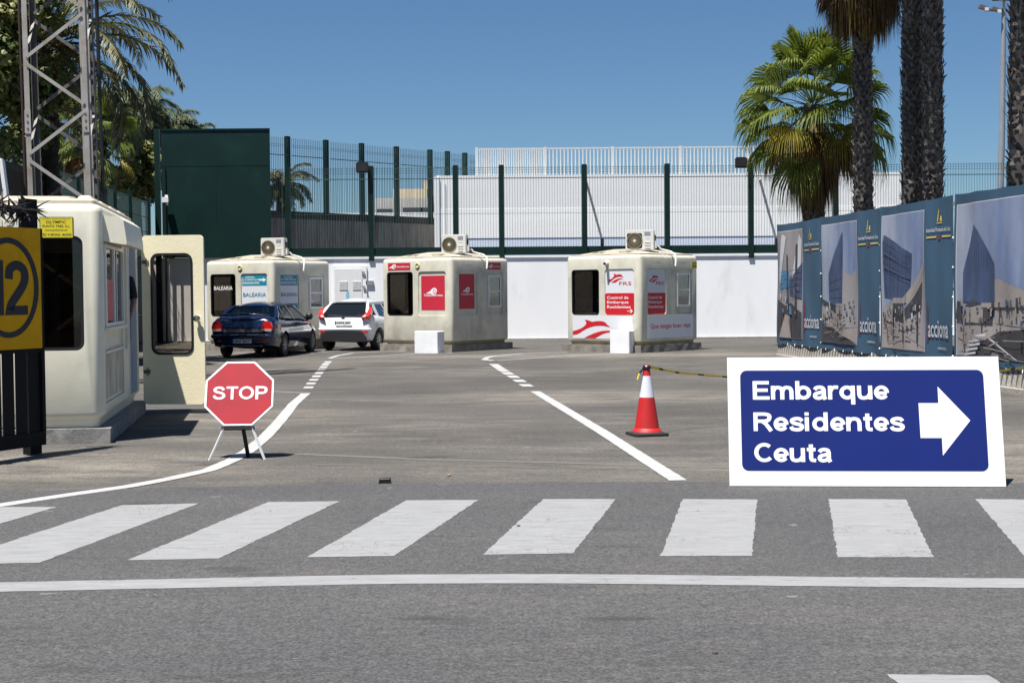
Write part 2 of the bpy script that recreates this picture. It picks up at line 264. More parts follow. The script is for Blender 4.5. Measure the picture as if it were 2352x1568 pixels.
class MB:
    def __init__(s): s.v = []; s.f = []; s.mi = []; s.m = 0
    def add(s, vs, fs):
        b = len(s.v); s.v += [tuple(p) for p in vs]
        for f in fs: s.f.append(tuple(i+b for i in f)); s.mi.append(s.m)
        return s
    def box(s, a, b, fr=XY):
        x0, y0, z0 = a; x1, y1, z1 = b
        vs = [fr(x, y, z) for z in (z0, z1) for x, y in ((x0, y0), (x1, y0), (x1, y1), (x0, y1))]
        return s.add(vs, [(3, 2, 1, 0), (4, 5, 6, 7), (0, 1, 5, 4), (1, 2, 6, 5), (2, 3, 7, 6), (3, 0, 4, 7)])
    def cbox(s, c, d, fr=XY): return s.box([c[i]-d[i]/2 for i in range(3)], [c[i]+d[i]/2 for i in range(3)], fr)
    def flat(s, fr, pts, c=0):
        tri = tessellate_polygon([[Vector((x, y, 0)) for x, y in pts]])
        fs = []
        for t in tri:
            a, b, d = (pts[i] for i in t)
            cr = (b[0]-a[0])*(d[1]-a[1])-(b[1]-a[1])*(d[0]-a[0])
            fs.append(tuple(t) if cr > 0 else tuple(reversed(t)))
        return s.add([fr(x, y, c) for x, y in pts], fs)
    def prism(s, fr, pts, c0, c1):
        n = len(pts)
        ar = sum(pts[i][0]*pts[(i+1) % n][1]-pts[(i+1) % n][0]*pts[i][1] for i in range(n))
        if ar < 0: pts = pts[::-1]
        vs = [fr(x, y, c0) for x, y in pts]+[fr(x, y, c1) for x, y in pts]
        fs = [tuple(range(n-1, -1, -1)), tuple(range(n, 2*n))]+[(i, (i+1) % n, n+(i+1) % n, n+i) for i in range(n)]
        return s.add(vs, fs)
    def ring(s, fr, po, pi_, c0, c1):     # frame between two outlines with the same point count
        n = len(po); vs = [fr(x, y, c) for c in (c0, c1) for P in (po, pi_) for x, y in P]
        fs = []
        for i in range(n):
            j = (i+1) % n
            fs += [(2*n+i, 2*n+j, 3*n+j, 3*n+i), (i, j, 2*n+j, 2*n+i), (n+j, n+i, 3*n+i, 3*n+j), (j, i, n+i, n+j)]
        return s.add(vs, fs)
    def tube(s, pts, r, n=8, cap=True):
        pts = [Vector(p) for p in pts]; rs = r if isinstance(r, (list, tuple)) else [r]*len(pts); vs = []; fs = []
        ref = None
        for i, p in enumerate(pts):
            d = (pts[min(i+1, len(pts)-1)]-pts[max(i-1, 0)]).normalized()
            if ref is None: ref = d.orthogonal().normalized()
            ref = (ref-d*ref.dot(d)).normalized(); b = d.cross(ref)
            for k in range(n):
                a = 2*PI*k/n; vs.append(p+(ref*math.cos(a)+b*math.sin(a))*rs[i])
        for i in range(len(pts)-1):
            for k in range(n): fs.append((i*n+k, i*n+(k+1) % n, (i+1)*n+(k+1) % n, (i+1)*n+k))
        if cap: fs += [tuple(range(n-1, -1, -1)), tuple((len(pts)-1)*n+k for k in range(n))]
        return s.add(vs, fs)
    def bar(s, a, b, w, h, up=(0, 0, 1)):   # rectangular bar from a to b
        a = Vector(a); b = Vector(b); d = (b-a).normalized(); u = Vector(up)
        sd = d.cross(u)
        if sd.length < 1e-4: sd = d.cross(Vector((0, 1, 0)))
        sd.normalize(); u = sd.cross(d).normalized()
        vs = [p+sd*x*w/2+u*y*h/2 for p in (a, b) for x, y in ((-1, -1), (1, -1), (1, 1), (-1, 1))]
        return s.add(vs, [(0, 1, 2, 3), (7, 6, 5, 4), (0, 4, 5, 1), (1, 5, 6, 2), (2, 6, 7, 3), (3, 7, 4, 0)])
    def lathe(s, fr, prof, n=24):            # prof: (radius, height along n)
        vs = [fr(r*math.cos(2*PI*k/n), r*math.sin(2*PI*k/n), h) for r, h in prof for k in range(n)]
        fs = [(i*n+k, i*n+(k+1) % n, (i+1)*n+(k+1) % n, (i+1)*n+k) for i in range(len(prof)-1) for k in range(n)]
        return s.add(vs, fs)
    def text(s, fr, t, x0, y0, w, h, c=0, off=.0, res=2):
        v, f, asp = text_data(t, off, res)
        if w is None: w = h*asp
        return s.add([fr(x0+x*w, y0+y*h, c) for x, y in v], f)
    def bold(s, fr, t, x0, y0, w, capx, c=0, th=.185, sx=1.0):
        """thick stroke letters: x0,y0 baseline, w total width, capx cap height"""
        adv = sum(GL_[ch][0] for ch in t)-.06; kx = w/adv; x = 0; lev = 0
        for ch in t:
            a, strokes = GL_[ch]
            for P in strokes:
                P = [(x0+(x+p[0])*kx, y0+p[1]*capx) for p in P]; n = len(P); hwx = th/2*capx*sx; hw = th/2*capx*.84; L_ = []
                closed = abs(P[0][0]-P[-1][0])+abs(P[0][1]-P[-1][1]) < 1e-6
                for i in range(n):
                    if closed: pa, pb = (P[i-1] if i else P[-2]), (P[i+1] if i < n-1 else P[1])
                    else: pa, pb = P[max(i-1, 0)], P[min(i+1, n-1)]
                    q = P[i]; d1 = Vector((q[0]-pa[0], q[1]-pa[1])); d2 = Vector((pb[0]-q[0], pb[1]-q[1]))
                    if d1.length < 1e-9: d1 = d2
                    if d2.length < 1e-9: d2 = d1
                    d1.normalize(); d2.normalize(); d = (d1+d2).normalized(); m = 1/max(.5, d.dot(d1)); nx, ny = -d.y, d.x
                    L_.append((q, nx*hwx*m, ny*hw*m))
                cc = c+lev*.00008; lev = (lev+1) % 4; vs = [fr(q[0]+ex, q[1]+ey, cc) for q, ex, ey in L_]+[fr(q[0]-ex, q[1]-ey, cc) for q, ex, ey in L_]
                s.add(vs, [(i, n+i, n+i+1, i+1) for i in range(n-1)])
            x += a
        return s
    def mesh(s, name, mats):
        me = bpy.data.meshes.new(name); me.from_pydata(s.v, [], s.f); 
        for m in (mats if isinstance(mats, (list, tuple)) else [mats]): me.materials.append(M[m] if isinstance(m, str) else m)
        me.polygons.foreach_set('material_index', s.mi); me.update(); return me
    def build(s, name, mats, parent=None, smooth=False, fix=False):
        me = s.mesh(name, mats)
        if fix:
            bm = bmesh.new(); bm.from_mesh(me); bmesh.ops.recalc_face_normals(bm, faces=bm.faces); bm.to_mesh(me); bm.free()
        o = bpy.data.objects.new(name, me); COL.objects.link(o)
        if smooth: smooth_by_angle(me, smooth if smooth is not True else 40)
        if parent: o.parent = parent
        return o
def smooth_by_angle(me, deg=40):
    bm = bmesh.new(); bm.from_mesh(me); bmesh.ops.remove_doubles(bm, verts=bm.verts, dist=1e-5); th = math.radians(deg)
    for f in bm.faces: f.smooth = True
    for e in bm.edges:
        if len(e.link_faces) == 2: e.smooth = e.calc_face_angle(0) < th
        else: e.smooth = True
    bm.to_mesh(me); bm.free()
def tag(o, label=None, cat=None, group=None, kind=None):
    if label: o['label'] = label
    if cat: o['category'] = cat
    if group: o['group'] = group
    if kind: o['kind'] = kind
    return o
def thing(name, label, cat, loc=(0, 0, 0), rz=0, group=None):
    o = bpy.data.objects.new(name, None); COL.objects.link(o); o.location = loc; o.rotation_euler = (0, 0, rz)
    o.empty_display_size = .2
    return tag(o, label, cat, group)
def boolean(o, cutter_mb, op='DIFFERENCE'):
    me = cutter_mb.mesh('cut', []); bm = bmesh.new(); bm.from_mesh(me); bmesh.ops.recalc_face_normals(bm, faces=bm.faces); bm.to_mesh(me); bm.free()
    c = bpy.data.objects.new('cut', me); COL.objects.link(c)
    par = o.parent; o.parent = None
    md = o.modifiers.new('b', 'BOOLEAN'); md.object = c; md.operation = op; md.solver = 'EXACT'
    dg = bpy.context.evaluated_depsgraph_get(); dg.update()
    new = bpy.data.meshes.new_from_object(o.evaluated_get(dg)); o.modifiers.clear()
    old = o.data; o.data = new; new.name = old.name; bpy.data.meshes.remove(old)
    bpy.data.objects.remove(c); o.parent = par
def structure(o): return tag(o, kind='structure')

# ---------------------------------------------------------------- ground, road, markings
g = MB(); g.add([(-600, -60, 0), (600, -60, 0), (600, 900, 0), (-600, 900, 0)], [(0, 1, 2, 3)])
structure(g.build('ground', 'yard'))
edge = [(-900, 1139), (0, 1128), (450, 1119), (875, 1112), (1400, 1107), (1900, 1108), (2352, 1110), (3300, 1118)]
ep = [G(*p) for p in edge]
pts = [(-60, -50)] + [(-60, ep[0].y)] + [(p.x, p.y) for p in ep] + [(60, ep[-1].y), (60, -50)]
g = MB(); g.flat(XY, pts[::-1], .004); structure(g.build('road', 'road'))

def strip(pts, w, name, m, z=.0062, jit=.0, closed_w=None):
    """painted line through photo-measured points; real width in metres"""
    P = [G(*p) for p in pts]; out = []
    # resample
    R_ = []
    for a, b in zip(P[:-1], P[1:]):
        k = max(1, int((b-a).length/.12)); R_ += [a.lerp(b, i/k) for i in range(k)]
    R_.append(P[-1]); L_ = []; Rr = []
    for i, p in enumerate(R_):
        d = (R_[min(i+1, len(R_)-1)]-R_[max(i-1, 0)]).normalized(); n = Vector((-d.y, d.x, 0))
        L_.append(p+n*(w/2+random.uniform(-jit, jit))); Rr.append(p-n*(w/2+random.uniform(-jit, jit)))
    mb = MB(); n = len(R_); vs = [(p.x, p.y, z) for p in L_+Rr]
    mb.add(vs, [(i, n+i, n+i+1, i+1) for i in range(n-1)])
    return structure(mb.build(name, m))
def quad(corners, name, m, z=.0062, jit=.006):
    P = [G(*p) for p in corners]; pts = []
    for a, b in zip(P, P[1:]+P[:1]):
        k = max(2, int((b-a).length/.05))
        for i in range(k):
            q = a.lerp(b, i/k); n = (b-a).normalized(); q = q+Vector((-n.y, n.x, 0))*(random.uniform(-jit, jit) if i else 0); pts.append((q.x, q.y))
    mb = MB(); mb.flat(XY, pts, z); return structure(mb.build(name, m))

stripes = [[(-190, 1166), (131, 1165), (-130, 1243), (-530, 1245)], [(280, 1161), (457, 1157), (90, 1294), (-140, 1297)], [(615, 1154), (780, 1152), (502, 1284), (292, 1288)],
           [(932, 1150), (1099, 1149), (906, 1278), (705, 1281)], [(1248, 1147), (1414, 1147), (1316, 1272), (1108, 1275)], [(1568, 1147), (1739, 1148), (1727, 1278), (1517, 1278)],
           [(1903, 1147), (2081, 1148), (2144, 1281), (1924, 1281)], [(2240, 1147), (2420, 1149), (2585, 1284), (2357, 1284)], [(2037, 1550), (2268, 1552), (2330, 1590), (2085, 1590)]]
for c in stripes: quad(c, 'crosswalk_stripe', 'paint')
strip([(-400, 1362), (0, 1349.5), (500, 1339), (900, 1331.5), (1176, 1330), (1500, 1332), (1900, 1337), (2352, 1341), (2900, 1350)], .255, 'stop_line', 'paint', jit=.004)
strip([(-200, 1186), (-60, 1169), (0, 1161), (90, 1147), (200, 1131), (300, 1117), (400, 1098), (480, 1080), (532, 1058), (570, 1036), (610, 1003), (645, 965), (674, 928), (702, 904)], .155, 'lane_line', 'fresh', jit=.004)
strip([(1229, 899), (1380, 990), (1480, 1054), (1558, 1104)], .155, 'lane_line', 'fresh', jit=.004)
for x, y in ((709, 890), (714.5, 881), (720.7, 872.6), (727, 864.5), (733, 857), (738.4, 850), (743, 843.4), (747.4, 837.3), (753, 832)):
    k = (y-680)/1.6*.15; quad([(x-k*.55-2, y+2.2), (x+k*.55-2, y+2.2), (x+k*.55+2, y-2.2), (x-k*.55+2, y-2.2)], 'lane_dash', 'fresh', jit=.003)
for x, y in ((1138, 839), (1146, 844.7), (1155, 850.6), (1166, 857.6), (1179, 865.4), (1193.5, 875), (1208.6, 885.3)):
    k = (y-676)/1.6*.17; quad([(x-k*.5+3, y+2.8), (x+k*.7+3, y+2.8), (x+k*.5-3, y-2.8), (x-k*.7-3, y-2.8)], 'lane_dash', 'fresh', jit=.003)
for pl, w, m in (([(757, 823), (775, 817), (810, 811), (870, 807.5), (940, 806)], .13, 'fresh'), ([(757, 824), (836, 820), (952, 813), (1040, 811)], .12, 'fresh'),
                 ([(1135, 828.5), (1256, 821), (1401, 813), (1520, 807), (1624, 801)], .11, 'fresh'), ([(1112, 826), (1120, 821), (1135, 818), (1200, 812), (1303, 809)], .15, 'fresh'), ([(1112, 826), (1135, 828.5)], .2, 'fresh'),
                 ([(628, 899), (713, 903.5)], .06, 'fresh'), ([(980, 876), (1135, 872.6), (1471, 867.6), (1900, 864)], .06, 'faded'), ([(600, 868), (980, 876)], .05, 'faded'),
                 ([(473, 817), (600, 808), (735, 800)], .10, 'fresh'), ([(700, 812), (880, 798)], .08, 'fresh'), ([(1400, 826), (1640, 822), (1780, 820)], .05, 'faded'), ([(1180, 790), (1300, 786)], .08, 'faded'),
                 ([(480, 1046), (700, 1043), (980, 1055), (1300, 1063), (1673, 1074), (2352, 1085)], .10, 'seam'), ([(720, 1066), (1100, 1071), (1500, 1078)], .05, 'seam'), ([(560, 851), (950, 846)], .05, 'faded')):
    strip(pl, w, 'painted_line', m, z=.0062 if m == 'fresh' else .0025, jit=.012 if m != 'fresh' else .003)

# debris on the road
p = G(884, 1109); t = thing('metal_block', 'small dark metal block lying on the road edge', 'debris', p, .1)
b = MB(); b.prism(Fr((-.055, -.03, 0), (1, 0, 0), (0, 0, 1)), [(0, 0), (.11, 0), (.105, .045), (.01, .04)], -.05, 0); b.build('block', 'black', t)
b = MB(); b.cbox((.0, -.031, .038), (.08, .004, .006)); b.build('stripe', 'steel', t)
p = G(1031, 1093); b = MB(); b.add([(p.x-.03, p.y, .01), (p.x, p.y-.03, .014), (p.x+.03, p.y, .03), (p.x, p.y+.03, .014)], [(0, 1, 2), (0, 2, 3)])
tag(b.build('fallen_leaf', 'leafl'), 'small dry orange leaf fallen on the asphalt', 'leaf')
for i, (x, y, lb) in enumerate(((1642, 1503, 'small dark pebble on the near road, below the board sign'), (1031+160, 1210, 'tiny dark stone between crosswalk stripes'))):
    p = G(x, y); b = MB(); b.lathe(Fr((p.x, p.y, .004), (1, 0, 0), (0, 1, 0)), [(.0, 0), (.014, .001), (.012, .010), (0, .014)], 7); tag(b.build('pebble', 'trunk'), lb, 'stone')
# ---------------------------------------------------------------- booths
def loft_rr(mb, x0, y0, x1, y1, levels, r, n=6, flip=False):
    rings = [[(x, y, z) for x, y in rr(x0+i, y0+i, x1-i, y1-i, max(.02, r-i), n)] for z, i in levels]
    k = len(rings[0]); vs = [p for R_ in rings for p in R_]
    fs = [(i*k+a, i*k+(a+1) % k, (i+1)*k+(a+1) % k, (i+1)*k+a) for i in range(len(rings)-1) for a in range(k)]
    fs += [tuple(range(k-1, -1, -1)), tuple((len(rings)-1)*k+a for a in range(k))]
    if flip: fs = [tuple(reversed(f)) for f in fs]
    mb.add(vs, fs)

def booth_shell(t, WX, LY, cuts, bm_, skirt='skirt'):
    """x in [-WX,0], y in [0,LY]; cuts = list of (face, a0, a1, z0, z1, depth, radius)"""
    b = MB(); loft_rr(b, -WX, 0, 0, LY, [(.30, .012), (.34, 0), (2.53, 0), (2.58, .012), (2.61, .04), (2.625, .09)], .115 if LY > 3 else .09)
    loft_rr(b, -WX+.07, .07, -.07, LY-.07, [(.38, 0), (2.5, 0)], .08, flip=True)
    body = b.build('body', bm_, t)
    for deep in (False, True):            # shallow recesses first, then the openings cut right through
        c = MB()
        for face, a0, a1, z0, z1, dp, r in cuts:
            if (dp > .1) == deep: c.prism(faces(WX, LY)[face], rr(a0, z0, a1, z1, r), -dp, .08)
        boolean(body, c)
    smooth_by_angle(body.data, 35)
    b = MB(); loft_rr(b, -WX+.03, .03, -.03, LY-.03, [(.17, .05), (.26, .03), (.305, -.012)], .13); b.build('skirt', skirt, t, smooth=30)
    b = MB(); b.box((-WX+.1, .1, .305), (-.1, LY-.1, .40)); b.build('floor', 'inter', t)
    return body
def faces(WX, LY):
    return dict(F=Fr((-WX, 0, 0), (1, 0, 0), (0, 0, 1)), S=Fr((0, 0, 0), (0, 1, 0), (0, 0, 1)), B=Fr((0, LY, 0), (-1, 0, 0), (0, 0, 1)), L=Fr((-WX, LY, 0), (0, -1, 0), (0, 0, 1)))
def dark_window(t, fr, a0, a1, z0, z1, r=.09, gl='glassd'):
    w = MB(); w.ring(fr, rr(a0-.004, z0-.004, a1+.004, z1+.004, r), rr(a0+.035, z0+.035, a1-.035, z1-.035, r-.03), -.055, -.012); w = w.build('window', 'black', t)
    p = MB(); p.flat(fr, rr(a0+.03, z0+.03, a1-.03, z1-.03, r-.03), -.035); p.build('pane', gl, w)
def sash_window(t, fr, a0, a1, z0, z1, split=.5, c=-.03):
    w = MB(); f_ = .05
    w.box((a0, z0, c), (a1, z0+f_, c+.035), fr); w.box((a0, z1-f_, c), (a1, z1, c+.035), fr)
    w.box((a0, z0+f_, c), (a0+f_, z1-f_, c+.035), fr); w.box((a1-f_, z0+f_, c), (a1, z1-f_, c+.035), fr)
    zm = z0+(z1-z0)*split; w.box((a0+f_, zm-.02, c+.004), (a1-f_, zm+.02, c+.03), fr)
    w = w.build('window', 'whm', t); p = MB()
    p.box((a0+f_, z0+f_, c+.012), (a1-f_, zm-.02, c+.016), fr); p.box((a0+f_, zm+.02, c+.012), (a1-f_, z1-f_, c+.016), fr); p.build('pane', 'glassc', w)
def booth_roof(t, WX, LY, m, peak=.16):
    r = MB()
    loft_rr(r, -WX, 0, 0, LY, [(2.60, .09), (2.655, .09), (2.66, .11)], .1, 4)
    x0, y0, x1, y1 = -WX+.16, .16, -.16, LY-.16; cx, cy = (x0+x1)/2, (y0+y1)/2; h = 2.66
    px, py = min(.35, (x1-x0)*.16), (y1-y0)*.16
    vs = [(x0, y0, h), (x1, y0, h), (x1, y1, h), (x0, y1, h), (cx-px, cy-py, h+peak), (cx+px, cy-py, h+peak), (cx+px, cy+py, h+peak), (cx-px, cy+py, h+peak)]
    r.add(vs, [(0, 1, 5, 4), (1, 2, 6, 5), (2, 3, 7, 6), (3, 0, 4, 7), (4, 5, 6, 7)])
    for u in (.30, .72):
        xx = x0+(x1-x0)*u
        r.box((xx-.16, .28, 2.66), (xx+.16, .52, 2.735)); r.box((xx-.16, LY-.52, 2.66), (xx+.16, LY-.28, 2.735))
    return r.build('roof', m, t, smooth=25)
def plinth(t, x0, y0, x1, y1, h, m='conc', seed=1):
    rnd = random.Random(seed); b = MB(); P = []
    cs = [(x0, y0), (x1, y0), (x1, y1), (x0, y1)]
    for a, c in zip(cs, cs[1:]+cs[:1]):
        n = 14
        for i in range(n): P.append((a[0]+(c[0]-a[0])*i/n, a[1]+(c[1]-a[1])*i/n))
    n = len(P); vs = []
    for x, y in P: vs.append((x+rnd.uniform(-.012, .012), y+rnd.uniform(-.012, .012), -.01))
    for x, y in P: vs.append((x+rnd.uniform(-.008, .008), y+rnd.uniform(-.008, .008), h+rnd.uniform(-.006, .0)))
    b.add(vs, [tuple(range(n, 2*n))]+[(i, (i+1) % n, n+(i+1) % n, n+i) for i in range(n)]); return b.build('plinth', m, t)
def emboss(mb, fr, s, x, z, w, h): mb.text(fr, s, x, z, w, h, .004, .012); 
DOL = [(465, 1215), (520, 1198), (560, 1180), (590, 1158), (608, 1140), (616, 1120), (610, 1100), (597, 1082), (620, 1083), (650, 1092), (680, 1105), (715, 1098), (750, 1095), (785, 1096), (812, 1104), (830, 1117), (842, 1138), (872, 1158), (868, 1164), (820, 1153), (780, 1148), (735, 1150), (700, 1155), (660, 1167), (620, 1184), (580, 1208), (545, 1234), (510, 1252), (465, 1260)]
WAV = [(590, 1293), (640, 1264), (690, 1240), (740, 1221), (790, 1208), (830, 1203), (880, 1204), (935, 1215), (880, 1220), (830, 1230), (790, 1245), (755, 1266), (712, 1293)]
def logo(mb, fr, P, x, z, s, c): mb.flat(fr, [(x+(px-465)*s, z-(py-1293)*s) for px, py in P], c)
def bird(mb, fr, x, z, s, c, inner):       # white drop with a tail and a dark round hole
    mb.flat(fr, [(x, z-.10*s), (x+.18*s, z-.02*s), (x+.30*s, z+.03*s), (x+.42*s, z+.14*s), (x+.55*s, z+.20*s), (x+.68*s, z+.17*s), (x+.75*s, z+.08*s), (x+.70*s, z-.08*s), (x+.60*s, z-.17*s), (x+.46*s, z-.17*s), (x+.34*s, z-.10*s), (x+.16*s, z-.10*s)], c)
    mb.m = inner; mb.flat(fr, ell(x+.57*s, z+.01*s, .09*s, .115*s, 14), c+.003); mb.m = 1; mb.flat(fr, ell(x+.57*s, z+.01*s, .05*s, .085*s, 12), c+.0042)

def ac_unit(loc, rz, label, w=.80, h=.54, square=False, hose=None):
    t = thing('air_conditioner', label, 'air conditioner', loc, rz, 'outdoor air conditioning units on booth roofs')
    fr = Fr((0, 0, 0), (1, 0, 0), (0, 0, 1)); d = .30
    b = MB(); b.box((0, 0, -d), (w, h, 0), fr); o = b.build('casing', 'acw', t, fix=True)
    bm = bmesh.new(); bm.from_mesh(o.data); bmesh.ops.bevel(bm, geom=bm.edges[:], offset=.018, segments=2, affect='EDGES'); bm.to_mesh(o.data); bm.free(); smooth_by_angle(o.data, 50)
    b = MB(); cx, cz, R_ = w*.315, h*.47, h*.37
    b.m = 0; b.flat(fr, ell(cx, cz, R_, R_, 32) if not square else rr(cx-R_, cz-R_, cx+R_, cz+R_, .05), .0025)
    b.m = 1
    for k in range(26 if not square else 30):
        a = 2*PI*k/(26 if not square else 30); P = []
        for j in range(6):
            r_ = R_*(.18+.80*j/5)*(1 if not square else 1.12); tw = a+(.75*(j/5)**1.2 if not square else .15*j/5); P.append((cx+min(max(r_*math.cos(tw), -R_), R_), cz+min(max(r_*math.sin(tw), -R_), R_)))
        for p0, p1 in zip(P[:-1], P[1:]): b.bar(fr(p0[0], p0[1], .008), fr(p1[0], p1[1], .008), .008, .010, up=fr.n)
    if square:
        for q in (.45, .7, .95): b.ring(fr, ell(cx, cz, R_*q, R_*q, 28), ell(cx, cz, R_*q-.008, R_*q-.008, 28), .006, .012)
    b.ring(fr, ell(cx, cz, R_+.012, R_+.012, 32), ell(cx, cz, R_-.005, R_-.005, 32), 0, .012)
    b.m = 2; b.prism(fr, ell(cx, cz, .038, .038, 16), .004, .02)
    b.build('fan_grille', ['black', 'fanb', 'acw'], t)
    b = MB(); b.box((w*.66, h*.72, .001), (w*.87, h*.90, .004), fr); b.build('front_label', 'lab', t)
    b = MB(); b.box((w*.70, h*.58, .001), (w*.84, h*.68, .004), fr); b.build('rating_plate', 'pwhite', t)
    b = MB()
    for k in range(3): b.box((w*.67, h*(.12+.13*k), .0), (w*.87, h*(.12+.13*k)+.014, .012), fr)
    b.build('louvre', 'acw', t)
    b = MB(); b.box((w, .06, -.22), (w+.06, .22, -.06), fr); b.m = 1; b.box((w, .26, -.18), (w+.035, .42, -.10), fr); b.build('valve_cover', ['acw', 'black'], t)
    for xx in (.12, w-.18):
        b = MB(); b.box((xx, -.03, -d-.02), (xx+.07, 0, .03), fr); b.build('foot', 'dsteel', t)
    if hose:
        b = MB(); b.tube(hose, .026, 8); b.build('hose', 'hose', t, smooth=60)
    return t

def corner_booth(name_label, corner, a, h0=0):
    t = thing('ticket_booth', name_label, 'booth', (*corner, 0), -math.radians(a), 'beige control booths in front of the white wall'); return t
WB = 2.6
Fc = faces(WB, WB)
CUT = [('F', .184, 1.17, 1.0, 2.25, .2, .09), ('F', 1.37, 2.38, 1.0, 2.25, .028, .09), ('S', .30, 1.13, 1.02, 2.25, .028, .08), ('S', 1.56, 2.31, 1.02, 2.25, .028, .08),
       ('S', 1.63, 2.24, 1.22, 2.14, .2, .01), ('B', .25, 1.2, 1.0, 2.25, .2, .08), ('L', 1.45, 2.35, 1.0, 2.25, .2, .08), ('L', .25, 1.1, 1.0, 2.25, .2, .08)]
def std_booth(label, corner, a, seed, fix=1):
    t = corner_booth(label, corner, a)
    booth_shell(t, WB, WB, CUT, 'beige'); booth_roof(t, WB, WB, 'roofb')
    plinth(t, -WB-.14, -.04, .02, WB+.14, .2, 'conc', seed)
    dark_window(t, Fc['F'], .184, 1.17, 1.0, 2.25)
    dark_window(t, Fc['B'], .25, 1.2, 1.0, 2.25, .08, 'glassc'); dark_window(t, Fc['L'], 1.45, 2.35, 1.0, 2.25, .08, 'glassc'); dark_window(t, Fc['L'], .25, 1.1, 1.0, 2.25, .08, 'glassc')
    sash_window(t, Fc['S'], 1.63, 2.24, 1.22, 2.14)
    for q in ((.48, 1.68) if seed != 2 else (.48,)):
        b = MB(); emboss(b, Fc['S'], 'OLYMPIC', q, 2.38, .46, .075); b.build('raised_lettering', 'beige', t)
    b = MB(); b.box((-2.2, .9, .40), (-1.5, 1.5, 1.1)); b.box((-1.6, 1.9, .4), (-.6, 2.35, 1.15)); b.box((-.75, .3, .40), (-.2, 2.2, 1.12)); b.build('counter', 'interl', t)
    return t
def vent(t, x=1.35, z=2.42):
    b = MB(); fr = Fc['F']; b.lathe(Fr(fr(x, z), fr.u, fr.v), [(.085, 0), (.085, .02), (.06, .03), (.055, .012), (.0, .012)], 20); b.build('vent', 'goldv', t, smooth=30, fix=True)

# booth of the left row end (teal posters)
c1 = (at(629, 750, 40).x, 40.0)
t1 = std_booth('beige booth with teal and white posters behind the dark blue car', c1, 31, 1); vent(t1)
b = MB(); b.text(Fc['F'], 'BALEARIA', .30, 1.78, .72, .115, -.030, .01); b.build('window_lettering', 'wletter', t1)
def poster_teal(fr, a0, a1, z1, arrow, c=-.022):
    w = a1-a0; b = MB(); b.box((a0, z1-1.24, c-.004), (a1, z1, c), fr); b.m = 1
    b.box((a0+.02, z1-.34, c-.001), (a1-.02, z1-.03, c+.003), fr); b.box((a0+.02, z1-1.21, c-.001), (a1-.02, z1-.86, c+.003), fr)
    b.m = 2; tw = .62 if arrow else .84; k = w*.03+.02
    b.text(fr, 'CONTROL', a0+w*(.13 if arrow else .2), z1-.125, w*tw*.62, .055, c+.0042, .012); b.text(fr, 'DE EMBARQUE', a0+k, z1-.20, w*tw, .055, c+.0042, .012); b.text(fr, 'RESIDENTES', a0+k, z1-.295, w*tw*1.03, .065, c+.0042, .012)
    if arrow: b.flat(fr, [(a0+w*.68, z1-.20), (a0+w*.68, z1-.15), (a0+w*.84, z1-.15), (a0+w*.84, z1-.11), (a0+w*.96, z1-.175), (a0+w*.84, z1-.24), (a0+w*.84, z1-.20)], c+.0042)
    b.text(fr, '15 MINUTOS', a0+.12*w, z1-.99, w*.74, .075, c+.0042, .012); b.text(fr, 'FERIA', a0+.3*w, z1-1.11, w*.4, .06, c+.0042, .012)
    b.m = 3; b.text(fr, 'BALEARIA', a0+w*.05, z1-.66, w*.90, .115, c+.0042, .012)
    b.build('poster', ['pwhite', 'teal', 'wletter', 'tealtx'], t1)
poster_teal(Fc['F'], 1.39, 2.36, 2.24, True); poster_teal(Fc['S'], .32, 1.11, 2.24, False)
# middle booth (red posters)
c2 = (at(1039, 750, 38.6).x, 38.6)
t2 = std_booth('beige booth with plain red posters in the middle of the row', c2, 37, 2); vent(t2)
def poster_red(fr, a0, a1, z0, z1, c, lx, lz, ls, tx, tz, tw, th):
    b = MB(); b.box((a0, z0, c-.004), (a1, z1, c), fr); b.m = 1; bird(b, fr, lx, lz, ls, c+.003, 0); b.m = 1; b.text(fr, 'Trasmediterranea', tx, tz, tw, th, c+.003, .015)
    b.build('poster', ['redm', 'wletter'], t2)
poster_red(Fc['F'], 1.46, 2.32, 1.17, 2.13, -.022, 1.62, 1.68, .56, 1.55, 1.55, .70, .065)
poster_red(Fc['S'], .34, 1.02, 1.19, 2.17, -.022, .48, 1.72, .44, .42, 1.58, .54, .055)
poster_red(Fc['F'], .235, 1.08, 2.30, 2.51, .006, .26, 2.40, .38, .56, 2.375, .48, .05)
poster_red(Fc['S'], 1.58, 2.22, 2.30, 2.51, .006, 1.60, 2.40, .32, 1.84, 2.375, .34, .045)
